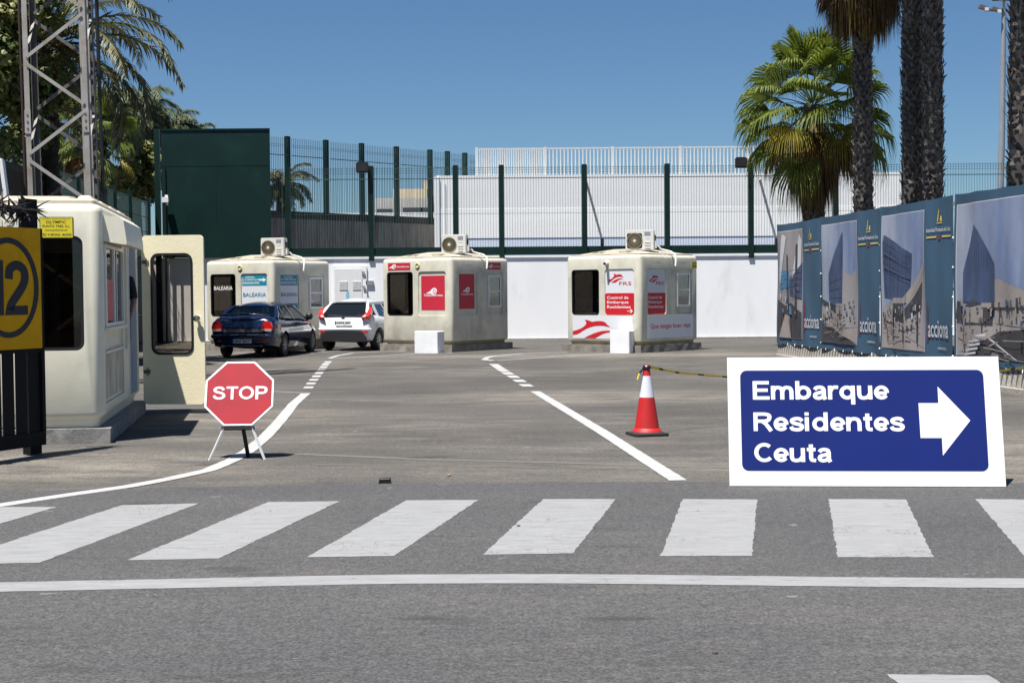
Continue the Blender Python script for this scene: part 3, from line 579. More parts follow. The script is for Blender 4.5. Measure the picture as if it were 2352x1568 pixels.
# right booth (white and red posters)
c3 = (at(1472, 750, 37.1).x, 37.1)
t3 = std_booth('beige booth with white and red dolphin posters at right end of row', c3, 43, 3)
def dark_cam(t):
    fr = Fc['F']; b = MB(); b.lathe(Fr(fr(1.46, 2.42), fr.u, fr.v), [(.06, 0), (.06, .03), (.03, .05)], 16); b.tube([fr(1.46, 2.42, .03), fr(1.50, 2.40, .16)], .045, 12); b.m = 1; b.tube([fr(1.50, 2.40, .16), fr(1.503, 2.399, .17)], .036, 12); b.build('security_camera', ['whm', 'black'], t, smooth=40)
dark_cam(t3)
def poster_frs(fr, a0, a1, big, c=-.02):
    w = a1-a0; b = MB(); b.prism(fr, rr(a0, 1.012, a1, 2.24, .08), c-.004, c); b.m = 1; b.prism(fr, rr(a0, 1.012, a1, 1.60, .05), c-.002, c+.002)
    s = w*.00125; logo(b, fr, DOL, a0+.12*w, 1.86, s, c+.003); logo(b, fr, [(x-60, y-20) for x, y in WAV], a0+.12*w, 1.86, s, c+.003)
    b.text(fr, 'FRS', a0+.48*w, 1.81, .42*w, .095, c+.003, .005)
    b.m = 2
    for k, (s_, tw) in enumerate((('Control de', .74), ('Embarque', .74), ('Residentes', .81))): b.text(fr, s_, a0+.06*w, 1.44-.125*k-(.02 if 'q' in s_ else 0), tw*w, .08+(.02 if 'q' in s_ else 0), c+.0042, .012)
    if big:
        x, z = a0+.76*w, 1.115; b.box((x, z-.008, c+.004), (x+.16*w, z+.008, c+.007), fr)
        for sg in (-1, 1): b.bar(fr(x+.17*w, z, c+.0042), fr(x+.10*w, z+sg*.05, c+.0042), .02, .004, up=fr.n)
    b.build('poster', ['pwhite', 'red', 'wletter'], t3)
poster_frs(Fc['F'], 1.375, 2.375, True); poster_frs(Fc['S'], .305, 1.125, False)
b = MB(); fr = Fc['F']; b.box((.22, .36, .002), (2.33, .985, .006), fr); b.m = 1
k = .00326*1.0
for P in (DOL, WAV): b.flat(fr, [(.225+(px-465)*.00326, .985-(py-1035)*.00238) for px, py in P], .009)
b.build('poster', ['pwhite', 'red'], t3)
b = MB(); fr = Fc['S']; b.box((.30, .38, .002), (2.36, .985, .006), fr); b.m = 1; b.text(fr, 'Que tengas buen viaje', .42, .60, 1.82, .17, .009, .012); b.build('poster', ['pwhite', 'red'], t3)
b = MB(); b.box((2.30, 2.27, .002), (2.55, 2.46, .006), fr); b.m = 1; b.text(fr, 'OLYMPIC', 2.33, 2.40, .19, .03, .009, .012); b.box((2.33, 2.34, .006), (2.52, 2.36, .008), fr); b.box((2.33, 2.30, .006), (2.52, 2.315, .008), fr); b.build('sticker', ['yellow', 'blacktx'], t3)

# air conditioners on the roofs (each placed on its booth's roof)
def on_booth(corner, a, lx, ly, z):
    r = -math.radians(a); return (corner[0]+lx*math.cos(r)-ly*math.sin(r), corner[1]+lx*math.sin(r)+ly*math.cos(r), z)
def ac_on(px, Y, label, **k):
    p = at(px, 582, Y); return ac_unit((p.x, p.y, 2.76 if not k.get('square') else 2.76), math.radians(-10), label, **k)
hz = [(.84, .12, .12), (.90, .15, .04), (1.02, .18, .0), (1.18, .16, -.04), (1.30, .05, -.12), (1.33, -.02, -.28), (1.32, -.04, -.44)]
ac_on(599, 41.0, 'ivory air conditioner on the roof of the booth behind the blue car', w=.72, h=.54, hose=hz)
ac_on(1014, 39.7, 'ivory air conditioner on the roof of the red postered middle booth', w=.72, h=.54, hose=hz)
ac_on(1437, 38.2, 'white air conditioner with square grille on the right hand booth roof', w=.78, h=.56, square=True, hose=[(x+.04, y, z) for x, y, z in hz])
# white blocks in front of booths
for (x0, x1, yb, Y, lb) in ((952, 1010, 811, 37.9, 'white painted concrete block before the middle booth'), (1401, 1448, 811, 36.4, 'white painted concrete block before the right hand booth')):
    p = G(x0, yb); q = G(x1, yb); t = MB(); w = (q-p).length
    t.box((0, 0, -.01), (w, .42, .60)); o = t.build('concrete_block', 'blockw', None, fix=True); o.location = (p.x, p.y, 0); o.rotation_euler = (0, 0, -math.radians(24))
    bm = bmesh.new(); bm.from_mesh(o.data); bmesh.ops.bevel(bm, geom=bm.edges[:], offset=.012, segments=1, affect='EDGES'); bm.to_mesh(o.data); bm.free()
    tag(o, lb, 'block', 'white blocks guarding the booths')

# ---------------------------------------------------------------- near booth with open door
A = G(254, 1017); B_ = G(333, 948); LN = 3.99
AN = math.atan2(-(B_-A).x, (B_-A).y)
A = Vector((A.x-.06, A.y, 0))
tn = thing('guard_booth', 'large cream booth with open door and yellow sticker at left', 'booth', A, AN)
Fn = faces(WB, LN)
booth_shell(tn, WB, LN, [('F', 1.40, 2.40, 1.02, 2.27, .2, .09), ('F', .2, 1.2, 1.02, 2.27, .2, .09), ('S', .16, 2.02, .42, 2.22, .03, .03), ('S', .22, 1.96, 1.30, 2.18, .2, .01), ('S', 2.16, 2.50, .95, 2.22, .03, .03), ('S', 2.66, 3.52, .34, 2.42, .2, .03), ('B', .3, 1.3, 1.0, 2.2, .2, .08), ('L', .5, 1.9, 1.0, 2.2, .2, .08), ('L', 2.3, 3.4, 1.0, 2.2, .2, .08)], 'cream', 'cream')
plinth(tn, -WB-.1, -.03, .06, LN+.12, .17, 'greyconc', 9)
r = MB(); loft_rr(r, -WB, 0, 0, LN, [(2.605, .07), (2.66, .07), (2.68, .10), (2.685, .16)], .12, 5)
loft_rr(r, -WB+.25, .3, -.32, LN-.3, [(2.68, 0), (2.72, .01), (2.725, .05)], .1, 4)
for k in range(4): loft_rr(r, -.30, .25+.93*k, -.11, .25+.93*k+.62, [(2.68, 0), (2.715, .02), (2.73, .05)], .08, 4)
r.build('roof', 'roofc', tn, smooth=30)
dark_window(tn, Fn['F'], 1.40, 2.40, 1.02, 2.27); dark_window(tn, Fn['F'], .2, 1.2, 1.02, 2.27)
dark_window(tn, Fn['B'], .3, 1.3, 1.0, 2.2); dark_window(tn, Fn['L'], .5, 1.9, 1.0, 2.2); dark_window(tn, Fn['L'], 2.3, 3.4, 1.0, 2.2)
b = MB(); b.text(Fn['F'], 'OLYMPIC', .98, 2.335, .92, .13, .006, .012); b.m = 0; o = b.build('raised_lettering', 'cream', tn)
b = MB(); fr = Fn['F']; b.box((1.955, 2.245, .002), (2.305, 2.475, .006), fr); b.m = 1; b.box((1.962, 2.252, .005), (2.298, 2.468, .007), fr); b.m = 2
b.text(fr, 'OLYMPIC', 2.02, 2.405, .21, .030, .0078, .012); b.text(fr, 'PUNTO TRES, S.L.', 1.985, 2.358, .285, .030, .0078, .01); b.text(fr, 'www.puntotres.net', 2.01, 2.318, .235, .022, .0078, .01); b.text(fr, 'TELF. 91.895.00.62 - MADRID', 1.972, 2.270, .315, .026, .0078, .01); b.text(fr, 'SISTEMA DE CONSTRUCCION MODULAR', 1.985, 2.450, .29, .010, .0078)
b.build('sticker', ['blacktx', 'yellow', 'blacktx'], tn)
fr = Fn['S']; b = MB()   # sliding window with aluminium frame
b.box((.20, 1.27, -.03), (1.98, 1.31, .02), fr); b.box((.20, 2.15, -.03), (1.98, 2.19, .02), fr); b.box((.20, 1.31, -.03), (.26, 2.15, .02), fr); b.box((1.92, 1.31, -.03), (1.98, 2.15, .02), fr); b.box((1.02, 1.31, -.02), (1.10, 2.15, .015), fr); b.box((1.40, 1.31, -.03), (1.44, 2.15, .0), fr)
w = b.build('side_window', 'alu', tn); b = MB(); b.box((.26, 1.31, -.012), (1.92, 2.15, -.008), fr); b.build('pane', 'glassc', w)
b = MB(); b.box((.27, 1.33, -.006), (.98, 1.80, -.002), fr); b.m = 1; b.text(fr, 'Taquilla', .55, 1.48, .3, .05, .0); b = b  # red reflection in the glass, painted as a flat red sheet
b.m = 1; b.f = b.f[:6]; b.mi = b.mi[:6]; b.v = b.v[:8]; b.build('painted_reflection', 'redm', tn)
b = MB(); P = [(2.22, 0), (2.50, 0), (2.49, .17), (2.45, .22), (2.23, .25), (2.18, .25), (2.18, .22)]
fu = Fr((0, .14, 0), (0, 0, 1), (1, 0, 0)); b.prism(fu, [(a, c) for a, c in P], 0, 1.95); b.build('canopy', 'cream', tn, fix=True)
b = MB(); b.box((.18, .46, -.028), (1.98, .95, -.018), fr); b.build('lower_side_panel', 'weath', tn)  # real weathered streaks, their dark tone also painting in this side's shade
b = MB(); b.box((.17, .97, .0), (1.99, 1.0, .02), fr); b.box((.17, 1.225, -.03), (2.0, 1.265, .05), fr); b.build('counter_ledge', 'cream', tn)
b = MB(); b.box((2.63, .34, -.08), (2.67, 2.43, .012), fr); b.box((3.51, .34, -.08), (3.55, 2.43, .012), fr); b.box((2.67, 2.40, -.08), (3.51, 2.44, .012), fr); b.build('door_frame', 'alu', tn)
b = MB(); b.box((-.6, .2, .40), (-.12, 2.3, 1.22)); b.box((-2.4, 3.2, .4), (-1.2, 3.8, 1.3)); b.box((-WB+.08, 1.95, .4), (-WB+.10, 2.25, 2.4)); b.build('counter', 'interl', tn)
b = MB(); b.bar((-1.9, 2.6, 1.05), (-.75, 2.6, 2.0), .07, .05); b.bar((-1.5, 2.6, 1.5), (-.65, 2.6, 1.0), .07, .05); b.build('shelf_brace', 'interl', tn)
# open door, hinged at the rear edge of the opening, standing out at right angles to the side
d0 = Vector((-5.07, 19.12, 0)); d1 = Vector((-4.205, 19.05, 0)); dd = d1-d0; DW = dd.length
inv = Matrix.Rotation(-AN, 4, 'Z')
td = tn
o0 = inv @ (d0-A); u0 = (inv.to_3x3() @ dd.normalized())
fd = Fr(o0, u0, (0, 0, 1))
b = MB(); win = rr(.14, .82, .70, 2.18, .10, 6); outl = rr(0, .125, DW, 2.44, .07, 6)
b.ring(fd, outl, win, -.045, 0); door = b.build('door', 'doorcream', td, smooth=30)
b = MB(); b.ring(fd, rr(.125, .805, .715, 2.195, .11, 6), rr(.155, .835, .685, 2.165, .09, 6), -.05, .008); b.build('window_seal', 'black', door)
b = MB(); b.flat(fd, rr(.15, .83, .69, 2.17, .09, 6), -.02); b.build('pane', 'doorg', door)
b = MB(); b.lathe(Fr(fd(DW-.085, 1.30, 0), fd.u, fd.v), [(.02, 0), (.02, .03), (.045, .04), (.05, .06), (.04, .08), (0, .085)], 16); b.build('handle', 'chrome', door, smooth=50)
for z in (.55, 2.05):
    b = MB(); b.box((.01, z, 0), (.10, z+.05, .012), fd); b.tube([fd(.07, z-.03, .012), fd(.07, z+.08, .012)], .008, 6); b.build('hinge', 'dsteel', door)

# ---------------------------------------------------------------- person in the doorway
def skinned(name, pts, edges, rad, m, parent=None, sub=1, root=0, loc=(0, 0, 0)):
    me = bpy.data.meshes.new(name); me.from_pydata(pts, edges, []); o = bpy.data.objects.new(name, me); COL.objects.link(o)
    sk = o.modifiers.new('s', 'SKIN'); sk.use_smooth_shade = True
    for i, v in enumerate(me.skin_vertices[0].data): v.radius = rad[i] if isinstance(rad[i], tuple) else (rad[i], rad[i]); v.use_root = (i == root)
    ss = o.modifiers.new('u', 'SUBSURF'); ss.levels = ss.render_levels = sub
    dg = bpy.context.evaluated_depsgraph_get(); new = bpy.data.meshes.new_from_object(o.evaluated_get(dg)); new.name = name
    bpy.data.objects.remove(o); new.materials.clear(); new.materials.append(M[m]); o = bpy.data.objects.new(name, new); COL.objects.link(o)
    for p_ in new.polygons: p_.use_smooth = True
    if parent: o.parent = parent
    return o
def person():
    base = Vector((-5.23, 18.42, .40)); t = thing('person', 'person in a black shirt standing in the doorway of the cream booth', 'person', base, 0)
    # facing the camera and the lane (+x, -y)
    J = {'pel': (0, 0, .93), 'sp': (0, -.01, 1.18), 'ch': (.01, 0, 1.40), 'nk': (.02, 0, 1.54), 'hd': (.03, -.01, 1.66), 'tp': (.03, 0, 1.76),
         'lh': (-.10, .0, .90), 'lk': (-.11, -.02, .50), 'la': (-.11, .03, .09), 'lt': (-.12, -.14, .03), 'rh': (.10, 0, .90), 'rk': (.11, -.02, .50), 'ra': (.12, .03, .09), 'rt': (.13, -.14, .03),
         'ls': (-.19, .0, 1.42), 'le': (-.26, -.03, 1.15), 'lw': (-.24, -.18, .96), 'rs': (.19, -.01, 1.42), 're': (.25, -.04, 1.15), 'rw': (.255, -.20, 1.00)}
    k = list(J); E_ = [('pel', 'sp'), ('sp', 'ch'), ('ch', 'nk'), ('nk', 'hd'), ('hd', 'tp'), ('pel', 'lh'), ('lh', 'lk'), ('lk', 'la'), ('la', 'lt'), ('pel', 'rh'), ('rh', 'rk'), ('rk', 'ra'), ('ra', 'rt'), ('ch', 'ls'), ('ls', 'le'), ('le', 'lw'), ('ch', 'rs'), ('rs', 're'), ('re', 'rw')]
    Rd = dict(pel=(.15, .11), sp=(.13, .10), ch=(.15, .11), nk=.055, hd=(.082, .10), tp=(.06, .07), lh=.09, lk=.06, la=.04, lt=.035, rh=.09, rk=.06, ra=.04, rt=.035, ls=.06, le=.043, lw=.028, rs=.06, re=.043, rw=.028)
    body = skinned('body', [J[i] for i in k], [(k.index(a), k.index(b)) for a, b in E_], [Rd[i] for i in k], 'skin', t, 2)
    def sub_(nm, keys, ed, grow, m):
        skinned(nm, [J[i] for i in keys], [(keys.index(a), keys.index(b)) for a, b in ed], [tuple(x+grow for x in (Rd[i] if isinstance(Rd[i], tuple) else (Rd[i], Rd[i]))) for i in keys], m, t, 2)
    sub_('shirt', ['pel', 'sp', 'ch', 'ls', 'le', 'rs', 're'], [('pel', 'sp'), ('sp', 'ch'), ('ch', 'ls'), ('ls', 'le'), ('ch', 'rs'), ('rs', 're')], .016, 'shirt')
    sub_('trousers', ['pel', 'lh', 'lk', 'la', 'rh', 'rk', 'ra'], [('pel', 'lh'), ('lh', 'lk'), ('lk', 'la'), ('pel', 'rh'), ('rh', 'rk'), ('rk', 'ra')], .014, 'trouser')
    b = MB(); b.lathe(Fr((.03, .015, 1.69), (1, 0, 0), (0, 1, 0)), [(.098, -.03), (.104, .02), (.09, .07), (.055, .105), (0, .115)], 16); b.build('hair', 'hair', t, smooth=80)
    b = MB(); hx, hy, hz_ = .03, -.11, 1.66
    b.add([(hx-.012, hy+.01, hz_-.02), (hx+.012, hy+.01, hz_-.02), (hx, hy-.018, hz_-.02), (hx, hy+.006, hz_+.025)], [(0, 2, 3), (2, 1, 3), (0, 1, 2)])
    for sx in (-1, 1):
        b.lathe(Fr((hx+sx*.032, hy+.008, hz_+.022), (1, 0, 0), (0, 0, 1)), [(.0, .006), (.010, .003), (.013, -.006)], 10)
        b.lathe(Fr((hx+sx*.088, 0, hz_), (0, 1, 0), (0, 0, 1)), [(0, .006), (.02, .006), (.026, -.006)], 10)
    b.box((hx-.022, hy+.004, hz_-.052), (hx+.022, hy+.014, hz_-.044)); b.build('face', 'skin', t)
    for side in (-1, 1):
        w = Vector(J['rw' if side > 0 else 'lw']); pts = [tuple(w), tuple(w+Vector((0, -.05, -.02)))]; ed = [(0, 1)]; rd = [.024, (.036, .016)]
        pts.append(tuple(w+Vector((0, -.09, -.04)))); ed.append((1, 2)); rd.append((.036, .014))
        for i, (ox, ln) in enumerate(((-.028, .060), (-.010, .072), (.009, .068), (.027, .052))):
            p1 = w+Vector((ox, -.10, -.045)); p2 = p1+Vector((0, -ln*.5, -ln*.25)); p3 = p2+Vector((0, -ln*.25, -ln*.5))
            n0 = len(pts); pts += [tuple(p1), tuple(p2), tuple(p3)]; ed += [(2, n0), (n0, n0+1), (n0+1, n0+2)]; rd += [.010, .009, .0075]
        n0 = len(pts); pts += [tuple(w+Vector((-side*.042, -.055, -.035))), tuple(w+Vector((-side*.052, -.085, -.055)))]; ed += [(1, n0), (n0, n0+1)]; rd += [.012, .009]
        skinned('hand', pts, ed, rd, 'skin', t, 1)
person()
# ---------------------------------------------------------------- gate with number 12
gp = G(107, 1043); gu = Vector((-.41, -.912, 0)).normalized()      # runs from its free end towards the left of the camera
tg = thing('metal_gate', 'black barred metal gate carrying a mustard number 12 sign', 'gate', gp, 0)
fg = Fr((0, 0, 0), -gu, (0, 0, 1))      # x grows towards the free end (x<0 goes left), normal faces the camera
GL = -1.75
def PX(v): return v
for q in (0, GL): b = MB(); b.box((q-.16, .01, -.16), (q, 2.60, -.06), fg); b.build('post', 'gatem', tg)
b = MB(); b.box((GL, .10, -.055), (.0, .24, .0), fg); b.box((GL, 1.05, -.055), (0, 1.15, 0), fg); b.box((GL, 2.22, -.055), (0, 2.30, 0), fg); b.box((-.045, .24, -.05), (0, 2.22, .004), fg); b.build('frame', 'gatem', tg)
for k in range(9):
    x = -.06-.175*k; b = MB(); b.box((x-.152, .24, -.030), (x, 2.22, -.022), fg); b.build('bar', 'gatem', tg)
b = MB(); b.box((-1.13, 1.09, .012), (-.05, 2.30, .018), fg); b.m = 1
cx, cz = -.50, 1.70; b.ring(fg, ell(cx, cz, .41, .495, 48), ell(cx, cz, .35, .44, 48), .018, .023)
b.bold(fg, '12', cx-.26, cz-.27, .51, .54, .022, .20, .95)
b.build('number_sign', ['mustard', 'signblack'], tg)
rnd = random.Random(3); b = MB()
b.tube([fg(GL, 2.50, -.10), fg(0.05, 2.50, -.10)], .018, 6)
for k in range(16):
    c = fg(-.02-.11*k, 2.50, -.10)
    for j in range(11):
        d = Vector((rnd.gauss(0, 1), rnd.gauss(0, 1), rnd.gauss(0, 1))).normalized(); ln = rnd.uniform(.14, .30)
        s_ = d.orthogonal().normalized(); s2 = d.cross(s_); q = rnd.uniform(.016, .028)
        b.add([c+s_*q, c-s_*q, c+s2*q, c-s2*q, c+d*ln], [(0, 2, 4), (2, 1, 4), (1, 3, 4), (3, 0, 4)])
b.build('spike_cluster', 'spike', tg)

# ---------------------------------------------------------------- STOP sign
sp = G(551, 1052); ts = thing('stop_sign', 'worn red STOP sign on a low folding tripod', 'sign', (sp.x, sp.y-.03, 0), math.radians(3))
tl = math.radians(24); fs_ = Fr((0, -.07, .335), (1, 0, 0), (0, math.sin(tl), math.cos(tl))); R8 = .335
def octo(R_, cx=0, cy=R8): q = R_*math.tan(PI/8); return [(cx+x, cy+y) for x, y in ((-q, -R_), (q, -R_), (R_, -q), (R_, q), (q, R_), (-q, R_), (-R_, q), (-R_, -q))]
b = MB(); b.prism(fs_, octo(R8), -.02, 0); b.m = 1; b.prism(fs_, octo(R8-.018), -.002, .003); b.m = 2; b.bold(fs_, 'STOP', -.262, R8-.066, .53, .137, .006, .19)
b.build('sign_plate', ['stopw', 'stopred', 'stopw'], ts)
b = MB(); b.box((-.16, -.035, -.045), (.16, -.005, -.01), fs_); b.build('bracket', 'gatem', ts)
b = MB(); b.bar(fs_(-.14, -.02, -.02), (-.275, -.13, 0), .022, .014); b.build('leg', 'alu', ts)
b = MB(); b.bar(fs_(.14, -.02, -.02), (.265, -.13, 0), .022, .014); b.build('leg', 'alu', ts)
b = MB(); b.bar((.045, -.05, .33), (.075, .10, 0), .03, .03); b.build('leg', 'gatem', ts)

# ---------------------------------------------------------------- big direction board
bl = G(1676, 1118); br = G(2311, 1120); bd = br-bl; BWd = bd.length; ang = math.atan2(bd.y, bd.x)
tb = thing('direction_board', 'large white board with blue Embarque panel and right arrow, leaning on the road', 'sign', bl, ang)
tl = math.radians(14); fb = Fr((0, 0, .01), (1, 0, 0), (0, math.sin(tl), math.cos(tl))); BH = 1.075
px = lambda x, y: ((x-1676)/(2311-1676)*BWd, (1118-y)/298*BH)
b = MB(); b.box((0, 0, -.022), (BWd, BH, 0), fb); b.build('board', 'boardw', tb, fix=True)
b = MB(); x0, y0 = px(1706, 1083); x1, y1 = px(2274, 851)
b.prism(fb, rr(x0, y0, x1, y1, .055, 7), 0, .0025); b.m = 1
c = .0031
b.bold(fb, 'Embarque', px(1734, 0)[0], px(0, 919)[1], px(2052, 0)[0]-px(1734, 0)[0], 43/298*BH, c, .215, 1.0)
b.bold(fb, 'Residentes', px(1734, 0)[0], px(0, 992)[1], px(2084, 0)[0]-px(1734, 0)[0], 43/298*BH, c, .215, 1.0)
b.bold(fb, 'Ceuta', px(1734, 0)[0], px(0, 1063)[1], px(1914, 0)[0]-px(1734, 0)[0], 43/298*BH, c, .215, 1.0)
b.flat(fb, [px(x, y) for x, y in ((2121, 928), (2167, 928), (2167, 890), (2238, 968), (2171, 1048), (2171, 1008), (2122, 1008))][::-1], c)
b.build('blue_panel', ['navy', 'wletter'], tb)
for xx in (.2, BWd-.25):
    b = MB(); b.bar(fb(xx, BH*.93, -.03), (xx, .48, .0), .035, .02); b.build('rear_strut', 'alu', tb)

# ---------------------------------------------------------------- cone and hazard tape
cp = G(1487, 1000); tcn = thing('traffic_cone', 'red and white traffic cone with hazard tape tied round its tip', 'cone', (cp.x, cp.y+.05, 0), .25)
b = MB(); b.prism(XY, rr(-.20, -.20, .20, .20, .05), 0, .03); b.lathe(XY, [(.20, .03), (.165, .045), (.15, .045)], 24); b.build('base', 'rubber', tcn, fix=True)
rad = lambda z: .145-(z-.045)*(.145-.030)/.735
tip = Vector((-.035, 0, 0))
b = MB()
for z0, z1, m in ((.045, .43, 0), (.43, .67, 1), (.67, .79, 0)):
    b.m = m; b.lathe(XY, [(rad(z0), z0), (rad(z1), z1)], 28)
b.m = 0; b.lathe(XY, [(rad(.79), .79), (.02, .793), (.018, .72)], 28); b.lathe(XY, [(.165, .045), (.15, .075), (rad(.075), .085)], 28)
b.build('cone_body', ['conered', 'conew'], tcn, smooth=30)
b = MB(); b.lathe(XY, [(.043, .745), (.048, .755), (.045, .775), (.036, .785)], 14); b.bar((-.03, 0, .76), (-.09, -.01, .70), .03, .01); b.m = 1; b.bar((-.09, -.01, .70), (-.115, -.01, .63), .028, .006); b.build('tape_knot', ['tapeb', 'tapey'], tcn)
ct = Vector((cp.x, cp.y+.05, .775))
T_ = [ct, at(1560, 856, 16.2), at(1673, 866, 16.6), at(1900, 875, 17.6), at(2150, 868, 18.4), at(2311, 850, 19.2), at(2352, 843, 19.4), Vector((8.05, 19.8, .72))]
P = []
for a, c in zip(T_[:-1], T_[1:]):
    k = max(1, int((c-a).length/.085)); P += [a.lerp(c, i/k) for i in range(k)]
P.append(T_[-1]); b = MB()
for i in range(len(P)-1):
    b.m = 1 if i % 4 > 2 else 0; d = (P[i+1]-P[i]).normalized()
    def off(j):
        tw = .5+.45*math.sin(j*.13); n = Vector((0, -math.sin(tw), math.cos(tw))); return n*.018
    b.add([P[i]-off(i), P[i+1]-off(i+1), P[i+1]+off(i+1), P[i]+off(i)], [(0, 1, 2, 3)])
tag(b.build('hazard_tape', ['tapey', 'tapeb']), 'yellow and black hazard tape stretched from the cone past the board', 'tape')

# ---------------------------------------------------------------- cars
def car_body(t, st, m, wheels, R_):
    """st: (y, halfwidth, zbottom, ztop, crown)"""
    b = MB(); rings = []
    for y, w, zb, zt, cr in st:
        h = zt-zb
        half = [(0, zb), (.80*w, zb), (.93*w, zb+.05*h), (.985*w, zb+.25*h), (w, zb+.5*h), (.985*w, zb+.72*h), (.95*w, zb+.88*h), (.86*w, zt-.02*h), (.68*w, zt+cr*.5), (.34*w, zt+cr*.9), (0, zt+cr)]
        rings.append([(x, y, z) for x, z in half]+[(-x, y, z) for x, z in half[-2:0:-1]])
    n = len(rings[0]); vs = [p for r in rings for p in r]
    fs = [(i*n+k, (i+1)*n+k, (i+1)*n+(k+1) % n, i*n+(k+1) % n) for i in range(len(rings)-1) for k in range(n)]
    fs += [tuple(range(n)), tuple(reversed([(len(rings)-1)*n+k for k in range(n)]))]
    b.add(vs, fs); o = b.build('body', m, t, fix=True)
    c = MB()
    for y in wheels:
        for s_ in (-1, 1): c.prism(Fr((s_*.62, y, R_), (0, 1, 0), (0, 0, 1)), ell(0, 0, R_+.055, R_+.055, 28), -.02 if s_ > 0 else -.4, .4 if s_ > 0 else .02)
    boolean(o, c); smooth_by_angle(o.data, 50); return o
def wheel(t, x, y, R_, side, rimr=.19, spokes=7):
    fr = Fr((x, y, R_), (0, 1, 0), (0, 0, 1)); sg = side
    b = MB(); b.lathe(fr, [(R_-.10, -.095*sg), (R_-.02, -.09*sg), (R_, -.06*sg), (R_, .06*sg), (R_-.02, .09*sg), (rimr+.012, .095*sg), (rimr, .075*sg)], 30)
    w = b.build('wheel', 'rubber', t, smooth=40, fix=True)
    b = MB(); b.lathe(fr, [(rimr+.004, .08*sg), (rimr-.01, .088*sg), (rimr-.02, .06*sg)], 30)
    for k in range(spokes):
        a = 2*PI*k/spokes; p0 = fr(0, 0, .075*sg); p1 = fr(math.cos(a)*(rimr-.01), math.sin(a)*(rimr-.01), .072*sg); b.bar(p0, p1, .045, .02, up=(1, 0, 0))
    b.prism(fr, ell(0, 0, .045, .045, 12), .05*sg, .09*sg); b.m = 1; b.lathe(fr, [(rimr-.012, .03*sg), (0, .03*sg)], 30)
    b.build('rim', ['rim', 'black'], w, fix=False)
def greenhouse(t, m, low, up, roofz, glassm, bp, thick=.05):
    """low/up: (y_rear, w_rear, z_rear, y_front, w_front, z_front); bp: list of pillar fractions along the side"""
    def L(f, s_): return Vector((s_*(low[1]+(low[4]-low[1])*min(1, f*2.2)), low[0]+(low[3]-low[0])*f, low[2]+(low[5]-low[2])*f))
    def Uu(f, s_): return Vector((s_*(up[1]+(up[4]-up[1])*f), up[0]+(up[3]-up[0])*f, up[2]+(up[5]-up[2])*f))
    b = MB()
    for s_ in (-1, 1):
        b.tube([L(0, s_)-Vector((0, 0, .05)), L(0, s_).lerp(Uu(0, s_), .5)+Vector((s_*.015, -.015, .01)), Uu(0, s_)], [.065, .055, .04], 8); b.bar(L(1, s_)-Vector((0, 0, .03)), Uu(1, s_), .06, .05, up=(s_, .3, .2))
        for f, g_, tk in bp: b.bar(L(f, s_)-Vector((0, 0, .03)), Uu(g_, s_), .045, tk, up=(0, 1, 0))
        b.bar(Uu(0, s_), Uu(1, s_), .06, .05)
    b.build('pillar', m, t, smooth=60)
    r = MB(); nx, ny = 10, 12; vs = []
    for j in range(ny+1):
        f = -.04+1.08*j/ny
        for i in range(nx+1):
            u = -1+2*i/nx; w = up[1]+(up[4]-up[1])*f+.035; z = up[2]+(up[5]-up[2])*f+.0+(roofz-up[2])*(1-abs(u)**2.4)*(1-abs(2*f-1)**3*.65)
            vs.append((u*w, up[0]+(up[3]-up[0])*f, z))
    n = (nx+1)*(ny+1); vs += [(x, y, z-.05) for x, y, z in vs]
    fs = [(j*(nx+1)+i, j*(nx+1)+i+1, (j+1)*(nx+1)+i+1, (j+1)*(nx+1)+i) for j in range(ny) for i in range(nx)]
    fs += [tuple(n+k for k in reversed(f)) for f in fs]
    bd = [i for i in range(nx)]+[(nx)+(nx+1)*j for j in range(ny)]+[(nx+1)*ny+nx-i for i in range(nx)]+[(nx+1)*(ny-j) for j in range(ny)]
    for a, c in zip(bd, bd[1:]+bd[:1]): fs.append((a, a+n, c+n, c))
    r.add(vs, fs); r.build('roof', m, t, smooth=60, fix=True)
    b = MB(); b.add([L(0, -1), L(0, 1), Uu(0, 1), Uu(0, -1)], [(0, 1, 2, 3)]); b.build('rear_window', glassm, t)
    b = MB(); b.add([L(1, -1), L(1, 1), Uu(1, 1), Uu(1, -1)], [(3, 2, 1, 0)]); b.build('windscreen', 'carg', t)
    fr_ = [0]+[x[0] for x in bp]+[1]; gr_ = [0]+[x[1] for x in bp]+[1]
    for s_ in (-1, 1):
        for i in range(len(fr_)-1):
            b = MB(); b.add([L(fr_[i], s_), L(fr_[i+1], s_), Uu(gr_[i+1], s_), Uu(gr_[i], s_)], [(0, 1, 2, 3)]); b.build('side_window', glassm, t)
def interior(t, y0, y1, w=.62):
    b = MB()
    for y in (y0, y1):
        for s_ in (-1, 1):
            b.prism(Fr((s_*.36, y, .85), (1, 0, 0), (0, .15, 1)), rr(-.24, -.3, .24, .30, .08), -.07, .07); b.prism(Fr((s_*.36, y+.05, 1.20), (1, 0, 0), (0, .1, 1)), rr(-.12, -.05, .12, .14, .05), -.05, .05)
    b.build('seat', 'seat', t, fix=True)

